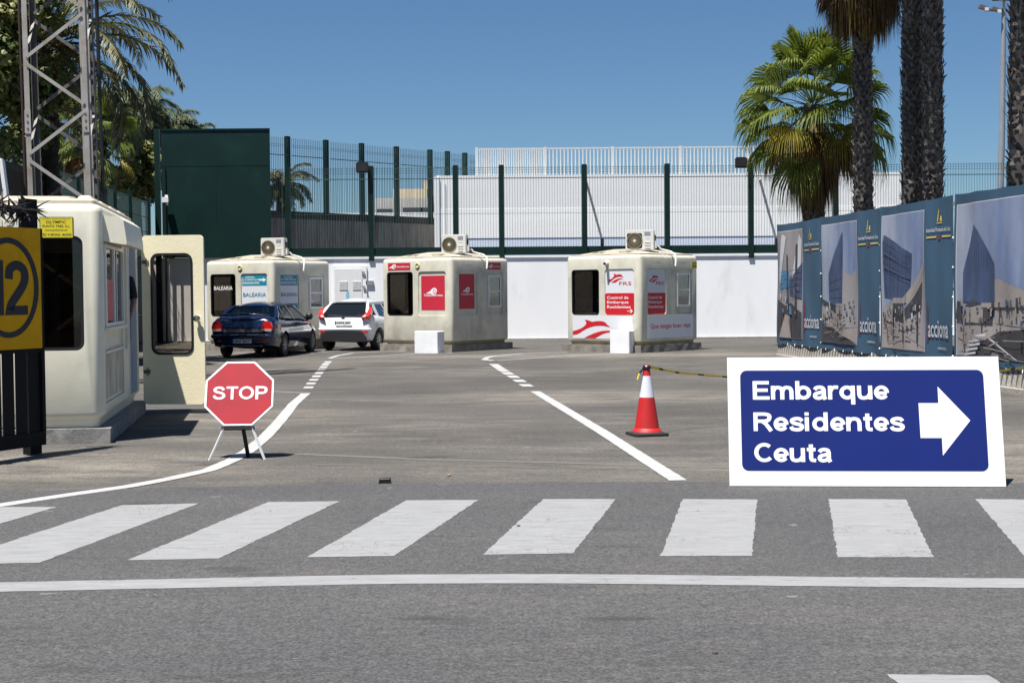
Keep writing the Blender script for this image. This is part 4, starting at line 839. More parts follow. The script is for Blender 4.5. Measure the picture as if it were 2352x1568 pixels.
# dark blue saloon
rrp = G(648, 818); th = math.radians(-8)
Rz = Matrix.Rotation(th, 3, 'Z'); org = rrp - Rz @ Vector((.76, .95, 0)); org.z = 0
tc_ = thing('parked_car', 'dark blue saloon car with number plate 2847 BGY', 'car', org, th, 'cars waiting by the booths')
car_body(tc_, [(-.02, .66, .40, .62, 0), (0, .74, .36, .70, .0), (.03, .80, .31, .93, .02), (.09, .84, .28, 1.02, .03), (.25, .86, .26, 1.05, .03), (.6, .87, .22, 1.05, .02), (1.2, .875, .20, .99, 0), (2.2, .875, .2, .97, 0), (3.1, .87, .2, .95, .02), (3.6, .85, .2, .88, .05), (4.0, .82, .22, .80, .05), (4.3, .74, .26, .70, .03), (4.45, .58, .32, .60, 0)], 'navycar', (.95, 3.58), .31)
for y in (.95, 3.58):
    for s_ in (-1, 1): wheel(tc_, s_*.76, y, .31, s_, .19, 6)
greenhouse(tc_, 'navycar', (.50, .755, 1.04, 3.30, .78, .95), (1.08, .56, 1.33, 2.45, .57, 1.34), 1.45, 'carg', [(.52, .52, .07), (.22, .10, .05)])
interior(tc_, 1.45, 2.25)
b = MB(); b.box((-.6, 1.0, .6), (.6, 1.3, 1.02)); b.build('parcel_shelf', 'seat', tc_)
fr = Fr((0, -.02, 0), (1, 0, 0), (0, 0, 1))
b = MB()
b.tube([(-.70, .16, 1.09), (-.62, .06, 1.115), (-.3, .02, 1.13), (0, .01, 1.135), (.3, .02, 1.13), (.62, .06, 1.115), (.70, .16, 1.09)], .022, 8); b.build('spoiler', 'navycar', tc_, smooth=60)
for s_ in (-1, 1):
    b = MB(); P = [(s_*x, z) for x, z in ((.54, .70), (.79, .68), (.815, .80), (.77, .93), (.60, .95), (.54, .84))]
    b.prism(fr, P, -.10, .02); b.m = 1; b.prism(fr, [(s_*x, z) for x, z in ((.545, .70), (.785, .685), (.80, .745), (.545, .755))], -.05, .028); b.build('tail_light', ['tailred', 'tailclr'], tc_, fix=True)
    b = MB(); b.prism(fr, ell(s_*.60, .44, .06, .03, 12), -.02, .03); b.build('reflector', 'tailred', tc_, fix=True)
    b = MB(); b.lathe(Fr((s_*.99, 2.75, 1.03), (1, 0, 0), (0, 0, 1)), [(0, .07), (.07, .06), (.10, .02), (.10, -.02), (.06, -.08), (0, -.09)], 14); b.bar((s_*.84, 2.78, .98), (s_*.95, 2.76, 1.0), .05, .03); b.build('wing_mirror', 'black', tc_, smooth=60, fix=True)
b = MB(); b.box((-.55, .30, -.03), (.55, .33, .035), fr); b.box((-.53, .665, -.01), (.53, .745, .012), fr); b.build('trim_strip', 'dsteel', tc_)
b = MB(); b.tube([(-.80, -.0, .56), (-.74, -.05, .56), (-.4, -.075, .57), (0, -.08, .575), (.4, -.075, .57), (.74, -.05, .56), (.80, 0, .56)], .055, 10); b.build('bumper', 'navycar', tc_, smooth=60)
b = MB(); b.box((-.26, .38, .03), (.26, .49, .048), fr); b.m = 1; b.box((-.26, .38, .040), (-.215, .49, .050), fr); b.m = 2; b.text(fr, '2847 BGY', -.20, .40, .43, .07, .052, .015); b.build('number_plate', ['plate', 'plateb', 'blacktx'], tc_)
b = MB(); b.ring(fr, ell(0, .86, .045, .028, 16), ell(0, .86, .036, .02, 16), 0, .035); b.text(fr, 'GLS', .40, .87, .09, .035, .012); b.build('badge', 'chrome', tc_)

# white hatchback
rrp = G(864, 804); th = math.radians(-17); Rz = Matrix.Rotation(th, 3, 'Z'); org = rrp - Rz @ Vector((.74, .62, 0)); org.z = 0
th_ = thing('parked_car', 'white hatchback car with number plate 4494 JBP half behind the middle booth', 'car', org, th, 'cars waiting by the booths')
car_body(th_, [(-.02, .62, .42, .60, 0), (.0, .72, .37, .72, 0), (.03, .79, .33, .92, .02), (.10, .83, .30, 1.02, .03), (.3, .86, .26, 1.04, .03), (.7, .865, .22, 1.02, .01), (1.3, .865, .2, .98, 0), (2.1, .865, .2, .95, 0), (2.8, .86, .2, .93, .03), (3.3, .83, .22, .86, .05), (3.7, .76, .27, .74, .04), (3.93, .6, .33, .62, 0)], 'whitecar', (.62, 3.1), .31)
for y in (.62, 3.1):
    for s_ in (-1, 1): wheel(th_, s_*.75, y, .31, s_, .205, 9)
greenhouse(th_, 'whitecar', (.06, .70, 1.03, 3.0, .76, .95), (.46, .56, 1.37, 2.15, .56, 1.39), 1.52, 'carg2', [(.50, .50, .06), (.24, .16, .16)])
interior(th_, 1.2, 2.0)
b = MB(); b.box((-.53, .34, 1.405), (.53, .52, 1.435)); b.build('spoiler', 'whitecar', th_)
fw = Fr((0, .045, 1.02), (1, 0, 0), (0, .40, .36))
b = MB(); b.prism(fw, [(-.60, -.01), (.60, -.01), (.69, .07), (.66, .16), (.53, .50), (-.53, .50), (-.66, .16), (-.69, .07)], .0, .03); b.build('rear_glass', 'blackgloss', th_, fix=True)
b = MB(); b.prism(fw, [(-.30, .12), (-.02, .12), (-.02, .36), (-.24, .36)], .03, .033); b.build('glass_reflection_sticker', 'seat', th_, fix=True) if False else None
for s_ in (-1, 1):
    b = MB(); b.prism(fw, [(s_*x, z) for x, z in ((.58, -.13), (.77, -.08), (.815, .04), (.79, .26), (.72, .35), (.68, .15))], -.09, .035); b.m = 1; b.prism(fw, [(s_*x, z) for x, z in ((.59, -.125), (.70, -.10), (.71, -.01), (.64, -.03))], -.03, .042); b.build('tail_light', ['tailred', 'tailclr'], th_, fix=True)
    b = MB(); b.prism(fr, [(s_*x, z) for x, z in ((.46, .53), (.76, .53), (.74, .57), (.5, .565))], -.02, .03); b.build('reflector', 'tailred', th_, fix=True)
    b = MB(); b.lathe(Fr((s_*.97, 2.55, 1.03), (1, 0, 0), (0, 0, 1)), [(0, .07), (.07, .06), (.10, .02), (.10, -.02), (.06, -.08), (0, -.09)], 14); b.bar((s_*.84, 2.58, .98), (s_*.93, 2.56, 1.0), .05, .03); b.build('wing_mirror', 'whitecar', th_, smooth=60, fix=True)
b = MB(); b.prism(fr, [(-.72, .28), (.72, .28), (.70, .40), (.56, .57), (-.56, .57), (-.70, .40)], -.03, .045); b.build('lower_bumper', 'bumper', th_, fix=True)
b = MB(); b.tube([(-.79, .10, .62), (-.72, .02, .62), (0, -.01, .63), (.72, .02, .62), (.79, .10, .62)], .055, 12); b.build('bumper', 'whitecar', th_, smooth=60)
b = MB(); b.box((-.25, .75, .02), (.25, .86, .036), fr); b.m = 1; b.box((-.25, .75, .030), (-.205, .86, .038), fr); b.m = 2; b.text(fr, '4494 JBP', -.19, .77, .42, .07, .040, .015); b.build('number_plate', ['plate', 'plateb', 'blacktx'], th_)
b = MB(); b.prism(fr, ell(0, .94, .055, .028, 16), 0, .03); b.build('badge', 'black', th_, fix=True)
b = MB(); b.tube([(0, 2.0, 1.46), (-.02, 1.7, 1.72)], .008, 5); b.build('antenna', 'black', th_)
b = MB(); b.bar((0, .07, 1.06), (.34, .10, 1.10), .02, .02); b.cbox((0, .07, 1.05), (.07, .03, .05)); b.build('wiper', 'black', th_)

# ---------------------------------------------------------------- rear wall, its cabinet, fence, floodlights
YW = 48.5
b = MB(); b.box((-14, YW, -.02), (24, YW+.35, 2.86)); b.box((-14, YW-.04, 2.862), (24, YW+.39, 2.93)); b.m = 1; b.box((-14, YW-.12, -.01), (24, YW-.002, .05))
tag(b.build('boundary_wall', ['white', 'greyconc'], fix=True), 'long white painted boundary wall behind the booths', 'wall')
b = MB(); x0 = at(688, 650, YW-.1).x; x1 = at(722, 650, YW-.1).x
fr = Fr((at(766, 700, YW-.06).x, YW-.06, 0), (1, 0, 0), (0, 0, 1)); wC = at(843, 700, YW-.06).x-at(766, 700, YW-.06).x
tcb = thing('utility_cabinet', 'white metal utility cabinet with louvres and blue figure on the wall', 'cabinet', (fr.o.x, fr.o.y, 0))
f0 = Fr((0, 0, 0), (1, 0, 0), (0, 0, 1))
b = MB(); b.box((0, .25, -.05), (wC, 2.62, 0), f0); b.build('housing', 'white', tcb, fix=True)
b = MB(); b.box((.05, .3, .002), (wC*.86, 2.52, .02), f0); d = b.build('door', 'whm', tcb)
b = MB()
for k in range(5):
    for x in (.22, .68): b.box((x, 2.05-.065*k, .02), (x+.28, 2.08-.065*k, .035), f0)
b.build('louvre', 'whm', d)
b = MB(); b.flat(f0, ell(.50, 1.72, .045, .05, 12), .024); b.box((.44, 1.44, .022), (.56, 1.66, .024), f0); b.box((.46, 1.28, .022), (.495, 1.44, .024), f0); b.box((.505, 1.28, .022), (.54, 1.44, .024), f0); b.build('figure_decal', 'skyblue', d)
b = MB(); b.box((wC*.86, 2.35, .02), (wC*.95, 2.42, .05), f0); b.box((wC*.88, 1.85, .02), (wC*.96, 1.92, .05), f0); b.build('latch', 'lab', tcb)
p = at(868, 655, YW-.01); b = MB(); b.box((p.x-.12, YW-.05, p.z-.10), (p.x+.12, YW-.001, p.z+.10)); 
p = at(849, 663, YW); b = MB(); b.box((p.x-.12, YW-.06, 1.95), (p.x+.14, YW-.001, 2.1)); tag(b.build('wall_box', 'lab', fix=True), 'small grey box fixed to white wall above the hatchback', 'box')

def wire_panel(fr, x0, x1, z0, z1, sp=.10, th=.013, hz_=(), fold=None):
    b = MB(); n = int((x1-x0)/sp)
    for k in range(n+1):
        x = x0+(x1-x0)*k/max(1, n); b.box((x-th/2, z0, -th/2), (x+th/2, z1, th/2), fr)
    for z, h in hz_: b.box((x0, z-h/2, th/2+.001), (x1, z+h/2, th/2+.012), fr)
    return b
tf = thing('security_fence', 'tall dark green mesh fence standing on top of the white wall', 'fence', (0, YW+.1, 0))
ff = Fr((0, 0, 0), (1, 0, 0), (0, 0, 1))
posts = [662, 853, 1047, 1152, 1342, 1532, 1724, 1918, 2115, 2318, 2500]
pxs = [at(q, 480, YW+.1).x for q in posts]
x_l = at(615, 480, YW+.1).x
for i, x in enumerate(pxs):
    b = MB(); b.box((x-.09, 2.78, -.02), (x+.09, 6.07, .16), ff); b.build('post', 'green', tf)
b = MB(); b.box((x_l-.1, 2.95, -.03), (24, 3.24, .10), ff); b.build('bottom_beam', 'green', tf)
xs = [x_l]+pxs
for a, c in zip(xs[:-1], xs[1:]):
    wire_panel(ff, a+.1, c-.1, 3.24, 6.03, .092, .010, ((5.62, .03), (5.98, .012), (5.9, .010), (5.82, .010), (4.4, .010))).build('mesh_panel', 'wire', tf)
for q in (1345, 1745):
    p0 = at(q, 412, YW+.25); p1 = at(q+37, 548, YW+.9)
    b = MB(); b.bar(p0-Vector((0, YW+.1, 0)), p1-Vector((0, YW+.1, 0)), (.08), .05, up=(0, 1, 0)); b.m = 1; b.cbox((p1.x+.02, p1.y-YW-.1, p1.z-.25), (.12, .12, .5)); b.build('brace', ['whm', 'black'], tf)
for q, lb in ((832, 'black floodlight on the fence post above the left of the middle booth'), (1703, 'black floodlight on the fence post beside the palm')):
    p = at(q, 385 if q < 1000 else 374, YW-.25); tl_ = thing('floodlight', lb, 'floodlight', p, 0, 'floodlights on the fence posts')
    b = MB(); b.prism(f0, rr(-.21, -.17, .21, .17, .03), -.12, .0); b.build('housing', 'black', tl_, fix=True)
    b = MB(); b.prism(f0, rr(-.17, -.12, .17, .12, .02), 0, .012); b.build('lens', 'lens', tl_, fix=True)
    b = MB(); b.bar((.1, .06, -.05), (.28, .30, -.10), .05, .05); b.box((-.16, .17, -.1), (.16, .20, -.02), f0); b.build('bracket', 'black', tl_)

# big green sheet-metal screen
gx0 = at(372, 450, YW-.25).x; gx1 = at(621, 450, YW-.25).x
tgp = thing('metal_screen', 'tall dark green sheet metal screen left of the mesh fence', 'screen', (0, YW-.25, 0))
ztop = at(500, 299, YW-.25).z
b = MB(); b.box((gx0, 2.94, -.06), (gx1, ztop, 0), ff); b.build('sheet', 'greenp', tgp)
b = MB(); zz = at(500, 381, YW-.25).z; b.box((gx0+.05, zz-.006, 0), (gx1-.05, zz+.006, .006), ff); xx = (gx0+gx1)/2; b.box((xx-.006, 3.8, 0), (xx+.006, zz-.006, .006), ff); b.box((gx0, ztop, -.08), (gx1, ztop+.05, .03), ff); b.build('seam', 'greenp', tgp)
x = at(360, 450, YW-.25).x
b = MB(); b.box((x-.07, 0, -.1), (x+.12, ztop+.06, .0), ff); b.build('post', 'green', tgp)
b = MB(); b.box((x+.26, 0.0, -.04), (x+.32, at(378, 385, YW-.25).z, .05), ff); b.build('post', 'green', tgp)
p = at(379, 457, YW-.5); tsc = thing('security_camera', 'small white security camera box on a dark pole by the green screen', 'camera', (p.x, p.y, 0))
b = MB(); b.box((-.10, p.z-.12, -.1), (.12, p.z+.06, .06), f0); b.box((.0, p.z-.22, -.05), (.10, p.z+.14, .02), f0); b.build('housing', 'whm', tsc, fix=True)
b = MB(); b.tube([(0, 0, 0), (0, 0, p.z-.12)], .04, 8); b.build('pole', 'black', tsc)

# fence 2 (behind, left) on its concrete wall
q0 = at(600, 500, 52.8); q1 = at(1095, 520, 61.0); d2 = Vector((q1.x-q0.x, q1.y-q0.y, 0)); L2 = d2.length
f2 = Fr((0, 0, 0), d2, (0, 0, 1)); zb2 = at(668, 503, 54).z; zt2 = at(668, 314, 54).z
b = MB(); b.box((-3, -.1, -.3), (L2, zb2, 0), f2); o = b.build('concrete_wall', 'wallconc', fix=True); o.location = (q0.x, q0.y, 0); tag(o, 'grey board marked concrete wall behind the green fence', 'wall')
t2f = thing('rear_fence', 'receding green mesh fence on the grey concrete wall', 'fence', (q0.x, q0.y, 0))
def on_line(pxx):
    # distance along the line q0->q1 that shows at photo column pxx
    best = min((abs((1176+FOC*((q0+d2*s-EYE).dot(_R))/((q0+d2*s-EYE).dot(_F)))-pxx), s) for s in [i/2000 for i in range(-100, 2200)]); return best[1]*L2
ps2 = [on_line(v) for v in (668, 756, 838, 918, 995, 1035, 1075)]
for s_ in ps2:
    b = MB(); b.box((s_-.09, zb2+.02, -.24), (s_+.09, zt2, -.08), f2); b.build('post', 'green', t2f)
b = MB(); b.box((-3, zb2+.004, -.22), (L2, zb2+.30, -.16), f2); b.build('bottom_beam', 'beamg', t2f)
ss = [-.8]+ps2+[L2]
for a, c in zip(ss[:-1], ss[1:]): wire_panel(f2, a+.09, c-.09, zb2+.30, zt2-.08, .085, .0125, ((zt2-.75, .03), (zt2-.35, .01), (zt2-.42, .01))).build('mesh_panel', 'wire', t2f)

# white terminal walkway behind, with a white railing on its roof
YB = 57.0
xa = at(1003, 450, YB).x; xb = at(2070, 450, YB).x; zr = at(1338, 401, YB).z
tw = thing('walkway_building', 'long white clad walkway building behind the green fence', 'building', (0, YB, 0))
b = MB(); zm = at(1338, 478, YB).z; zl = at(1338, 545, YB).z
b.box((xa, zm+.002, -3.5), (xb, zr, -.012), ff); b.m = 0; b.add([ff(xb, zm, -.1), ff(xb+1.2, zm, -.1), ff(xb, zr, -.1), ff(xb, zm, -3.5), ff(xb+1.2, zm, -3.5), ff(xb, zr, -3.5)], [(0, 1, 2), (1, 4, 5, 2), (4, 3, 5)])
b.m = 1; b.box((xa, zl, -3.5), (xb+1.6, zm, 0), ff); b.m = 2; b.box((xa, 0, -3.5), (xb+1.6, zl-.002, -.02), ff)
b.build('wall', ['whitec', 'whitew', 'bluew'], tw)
b = MB(); b.box((xa-.1, 3.0, -.2), (xa+.12, zr-.05, .06), ff); b.box((xa+.30, 3.0, -.08), (xa+.36, zr-.3, .03), ff); b.build('corner_trim', 'whm', tw)
tr = thing('roof_railing', 'white vertical bar railing along the walkway roof', 'railing', (0, YB+1.5, 0))
xr0 = at(1095, 370, YB+1.5).x; xr1 = at(1252, 370, YB+1.5).x; xr2 = at(1900, 370, YB+1.5).x; zt = at(1300, 342, YB+1.5).z
b = MB(); n = 30
for k in range(n): x = xr0+(xr1-xr0)*k/n; b.box((x, zr-.1, -.03), (x+.055, zt, .03), ff)
n = int((xr2-xr1)/.155)
for k in range(n+1): x = xr1+(xr2-xr1)*k/n; b.box((x, zr-.1, -.025), (x+.05, zt, .025), ff)
b.build('bar', 'railg', tr); b = MB(); b.box((xr0, zt, -.03), (xr2, zt+.05, .03), ff)
b.build('top_rail', 'railg', tr)
for q in (1095, 1252, 1407, 1562, 1718, 1870):
    x = at(q, 370, YB+1.5).x; b = MB(); b.box((x-.06, zr-.1, .03), (x+.06, zt+.08, .08), ff); b.build('post', 'railg', tr)

# far buildings seen through the mesh
tfb = thing('apartment_building', 'cream apartment block far behind the mesh fence', 'building', (0, 110, 0))
xa, xb = at(862, 470, 110).x, at(985, 470, 110).x; z1 = at(900, 455, 110).z; z2 = at(900, 432, 110).z
b = MB(); b.box((xa, 0, -12), (xb, z1, 0), ff); b.m = 1; b.box((at(895, 0, 110).x, z1, -10), (at(975, 0, 110).x, z2, -1), ff); b.build('wall', ['houseg', 'house'], tfb)
b = MB(); x = at(968, 430, 110).x; b.box((x, z2, -4), (x+.7, z2+.8, -3), ff); b.build('chimney', 'house', tfb)
for q in (925, 965): 
    x = at(q, 480, 110).x; b = MB(); b.box((x, at(q, 487, 110).z, 0.002), (x+1.6, at(q, 477, 110).z, .03), ff); b.build('window', 'dark', tfb)
x = at(866, 480, 110).x; b = MB(); b.box((x, at(870, 490, 110).z, 0.002), (x+1.2, at(870, 480, 110).z, .03), ff); b.build('window', 'dark', tfb)
tfc = thing('low_building', 'low white building far behind the concrete wall', 'building', (0, 100, 0))
b = MB(); b.box((at(560, 480, 100).x, 0, -8), (at(1000, 480, 100).x, at(700, 490, 100).z, 0), ff); b.build('wall', 'white', tfc, fix=True)
b = MB(); b.box((at(620, 480, 100).x, at(700, 490, 100).z, -6), (at(705, 480, 100).x, at(700, 487, 100).z, -.5), ff); b.build('roof', 'whitew', tfc)

# left fence with stone wall
def leftpt(Y): return Vector((-11.25-(Y-31.7)*.075, Y, 0))
tlf = thing('side_fence', 'green mesh fence along the left side before a stone wall', 'fence', leftpt(26))
dl = (leftpt(48)-leftpt(26)); Ll = dl.length; fl = Fr((0, 0, 0), dl, (0, 0, 1)); k = 0; s_ = 0; ss = []
while s_ < Ll-1: ss.append(s_); s_ += 2.35
ss.append(Ll)
for s_ in ss: b = MB(); b.box((s_-.08, -.0, -.08), (s_+.08, 5.0, .08), fl); b.build('post', 'green', tlf)
for a, c in zip(ss[:-1], ss[1:]): wire_panel(fl, a+.08, c-.08, .1, 4.85, .10, .012, tuple((z, .02) for z in (1.0, 2.0, 3.0, 3.8, 4.3, 4.8))).build('mesh_panel', 'wire', tlf)
b = MB(); b.box((-4, -.1, -.8), (Ll+.4, 4.8, -.45), fl); o = b.build('stone_wall', 'stone', fix=True); o.location = leftpt(26); tag(o, 'rough stone wall running behind the left side fence', 'wall')
p = at(0, 440, 24); tcab = thing('cabin', 'white framed glazed cabin partly cut by the left edge of the frame', 'cabin', (at(8, 440, 24).x, 24, 0))
b = MB(); b.box((-2.2, 0, -1.8), (-.02, 2.9, -.1), f0); b.build('wall', 'whm', tcab, fix=True)
zt = at(10, 368, 24).z
b = MB(); b.bar((.13, 0, 2.6), (-.02, 0, zt), .12, .06); b.box((-2.2, zt-.06, -.08), (-.02, zt+.03, .04), f0); b.box((-1.2, 2.6, -.08), (-1.1, zt-.06, .04), f0); b.build('window_frame', 'whm', tcab)
b = MB(); b.add([f0(-2.2, 2.6, -.02), f0(.05, 2.6, -.02), f0(-.08, zt-.05, -.02), f0(-2.2, zt-.05, -.02)], [(0, 1, 2, 3)]); b.build('pane', 'dark', tcab)
b = MB(); b.box((-2.2, 2.9, -1.8), (-.1, zt-.1, -.2), f0); b.build('upper_wall', 'inter', tcab)
# ---------------------------------------------------------------- lattice tower
TX, TY = at(150, 250, 25.3).x, 25.3; tt = thing('lattice_tower', 'galvanised lattice mast rising behind the cream booth', 'tower', (TX, TY, 0)); tt.rotation_euler = (0, -math.radians(.9), 0)
HW, HD, TH = .52, .24, 19.5
for sx in (-1, 1):
    for sy in (-1, 1):
        b = MB(); x, y = sx*HW, sy*HD
        b.box((x-.045, y-.006 if sy < 0 else y-.0, 0), (x+.045, y+.006, TH)); b.box((x-sx*.045-.005, y, 0), (x-sx*.045+.005, y+(-sy)*.09, TH) if sy < 0 else (x-sx*.045+.005, y-.09, TH)) if False else b.box((x+sx*.04, min(y, y-sy*.09), 0), (x+sx*.05, max(y, y-sy*.09), TH))
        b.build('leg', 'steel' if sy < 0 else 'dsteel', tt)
        if sy < 0:
            zc = at(90, 278, 25).z
            for zz in (zc, zc+4, zc+8):
                b = MB(); b.box((x-.055, y-.02, zz-.21), (x+.055, y-.007, zz+.21)); b.m = 1
                for k in (-.12, 0.0, .12): b.tube([(x, y-.02, zz+k), (x, y-.028, zz+k)], .019, 6)
                b.build('joint_plate', ['steel', 'dsteel'], tt)
z0 = at(90, 471, 25).z % .86
nd = int((TH-z0)/.86)
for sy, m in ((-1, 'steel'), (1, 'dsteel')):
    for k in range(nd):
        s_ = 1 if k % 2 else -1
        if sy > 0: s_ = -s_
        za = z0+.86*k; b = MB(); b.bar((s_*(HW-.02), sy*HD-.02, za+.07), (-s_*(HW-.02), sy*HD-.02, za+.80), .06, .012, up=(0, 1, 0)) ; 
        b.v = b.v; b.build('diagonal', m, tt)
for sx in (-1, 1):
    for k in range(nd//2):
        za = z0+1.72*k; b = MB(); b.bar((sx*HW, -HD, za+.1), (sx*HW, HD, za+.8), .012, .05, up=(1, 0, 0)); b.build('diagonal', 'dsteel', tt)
b = MB(); b.tube([(-HW-.14, -.1, 0), (-HW-.14, -.1, TH-1)], .022, 8); b.build('conduit', 'rust', tt)
b = MB(); b.tube([(HW+.16, .1, 0), (HW+.16, .1, TH-1)], .035, 8); b.build('cable', 'black', tt)
b = MB()
for x in (.36, .50): b.box((x-.02, .1, 0), (x+.02, .12, TH-2))
for k in range(60): b.box((.38, .10, .3+.3*k), (.48, .12, .32+.3*k))
b.build('ladder', 'steel', tt)

# ---------------------------------------------------------------- vegetation
def fan_leaf(b, base, d, size, petiole, droop, rnd, mi=0, seg=38, spread=2.8):
    """a palmate leaf: petiole from base along d, then a folded fan whose tips droop"""
    d = d.normalized(); side = d.cross(Vector((0, 0, 1)))
    if side.length < .05: side = Vector((1, 0, 0))
    side.normalize(); up = side.cross(d).normalized(); c = base+d*petiole+Vector((0, 0, -petiole*petiole*.07))
    b.m = mi
    b.tube([base, base.lerp(c, .5)+Vector((0, 0, petiole*.03)), c], [.022, .016, .012], 4, False)
    tilt = rnd.uniform(-.25, .5)
    roll_ = rnd.uniform(-.5, .5); s2 = side*math.cos(roll_)+up*math.sin(roll_); u2 = d.cross(s2)
    for k in range(seg):
        a = -spread/2+spread*k/(seg-1); ln = size*(1-.22*(a/(spread/2))**2)*rnd.uniform(.9, 1.05)
        dr = d*math.cos(a)+s2*math.sin(a); wv = (s2*math.cos(a)-d*math.sin(a)); fold = .02*(1 if k % 2 else -1)
        w = size*spread/seg*.50
        p0 = c; p1 = c+dr*ln*.45+u2*(fold-.06*tilt)-Vector((0, 0, droop*ln*.05)); 
        p2 = c+dr*ln*.72-Vector((0, 0, droop*ln*.20)); p3 = c+dr*ln*(.93-.12*droop)-Vector((0, 0, droop*ln*.52)); p4 = c+dr*ln*(.98-.25*droop)-Vector((0, 0, droop*ln*.90))
        b.add([p0, p1-wv*w*.40+u2*fold, p1+wv*w*.40-u2*fold, p2-wv*w*.40+u2*fold, p2+wv*w*.40-u2*fold, p3-wv*w*.16, p3+wv*w*.16, p4], [(0, 1, 2), (1, 3, 4, 2), (3, 5, 6, 4), (5, 7, 6)])
def washing_crown(c, R_, n, seed, mats, lo=-.9, hi=1.25, dead=0, bend=1.0):
    rnd = random.Random(seed); b = MB(); ga = PI*(3-math.sqrt(5))
    for k in range(n):
        f = (k+.5)/n; el = hi+(lo-hi)*f+rnd.uniform(-.12, .12); az = ga*k*1.0+rnd.uniform(-.2, .2)
        d = Vector((math.cos(az)*math.cos(el), math.sin(az)*math.cos(el), math.sin(el))); pet = R_*rnd.uniform(.42, .56); sz = R_*rnd.uniform(.46, .60)
        mi = 1 if f > .86 and rnd.random() < .85 else (2 if f > .72 and rnd.random() < .45 else 0)
        if mi == 1: sz *= .78; pet *= .8
        if dead: mi = 1 if rnd.random() < .85 else 2
        fan_leaf(b, c+d*.12+Vector((0, 0, -.25*f)), d, sz, pet, bend*(.22+.95*f)*rnd.uniform(.8, 1.2), rnd, mi)
    return b
def palm_trunk(b, base, top, r0, r1, seed, dens=.13, size=.16, m1=1):
    rnd = random.Random(seed); base = Vector(base); top = Vector(top); n = 14
    b.m = 0; b.tube([base.lerp(top, i/n) for i in range(n+1)], [r0+(r1-r0)*i/n for i in range(n+1)], 14)
    H = (top-base).length; rows = int(H/dens); b.m = m1
    for j in range(rows):
        z = j/rows; r = r0+(r1-r0)*z; k = 11
        for i in range(k):
            a = 2*PI*(i+.5*(j % 2))/k+rnd.uniform(-.12, .12); o = Vector((math.cos(a), math.sin(a), 0)); sdv = Vector((-math.sin(a), math.cos(a), 0))
            p = base.lerp(top, z)+o*(r-.01)+Vector((0, 0, rnd.uniform(-.03, .03))); s = size*rnd.uniform(.5, 1.4)*(1.15-.3*z); tw = rnd.uniform(-.09, .09)
            w = .065*rnd.uniform(.55, 1.45); o = (o+sdv*rnd.uniform(-.5, .5)).normalized()
            tip = p+o*rnd.uniform(.02, .12)+Vector((0, 0, s))+sdv*tw
            b.add([p-sdv*w, p+sdv*w, p+o*.035+Vector((0, 0, s*.45))+sdv*w*.8, p+o*.035+Vector((0, 0, s*.45))-sdv*w*.8, tip+sdv*.02, tip-sdv*.02], [(0, 1, 2, 3), (3, 2, 4, 5)])
def skirt(b, c, R_, H, n, seed):
    rnd = random.Random(seed)
    for k in range(n):
        a = rnd.uniform(0, 2*PI); o = Vector((math.cos(a), math.sin(a), 0)); r = R_*rnd.uniform(.45, 1.0); top = c+o*r*.5+Vector((0, 0, rnd.uniform(-.3*H, .1*H)))
        L_ = H*rnd.uniform(.35, .8); sdv = Vector((-o.y, o.x, 0)); b.m = rnd.choice((1, 1, 1, 2))
        mid = top+o*r*.5+Vector((0, 0, -L_*.4)); tip = mid+o*.05*rnd.uniform(-1, 1)+Vector((0, 0, -L_*.6)); w = rnd.uniform(.012, .03)
        b.add([top-sdv*w, top+sdv*w, mid+sdv*w, mid-sdv*w, tip], [(0, 1, 2, 3), (3, 2, 4)])
# fan palm with the full crown
YP = 40; c = at(1868, 235, YP); base = Vector((at(1868, 600, YP).x, YP, 0))
t = thing('fan_palm', 'fan palm with full green crown above the hoarding', 'palm tree', base, 0, 'fan palms behind the printed banners')
b = MB(); palm_trunk(b, (0, 0, 0), (c.x-base.x, 0, c.z-.1), .31, .28, 5); b.build('trunk', ['trunk', 'boot'], t)
b = washing_crown(Vector((c.x-base.x, 0, c.z)), 2.35, 56, 12, None, lo=-1.0, hi=1.5, bend=.95)
b.build('crown', ['fan', 'fand', 'fany'], t)
b = MB(); skirt(b, Vector((c.x-base.x, 0, c.z-.9)), .75, 2.6, 1100, 3); b.build('dry_skirt', ['fan', 'fand', 'fany'], t)
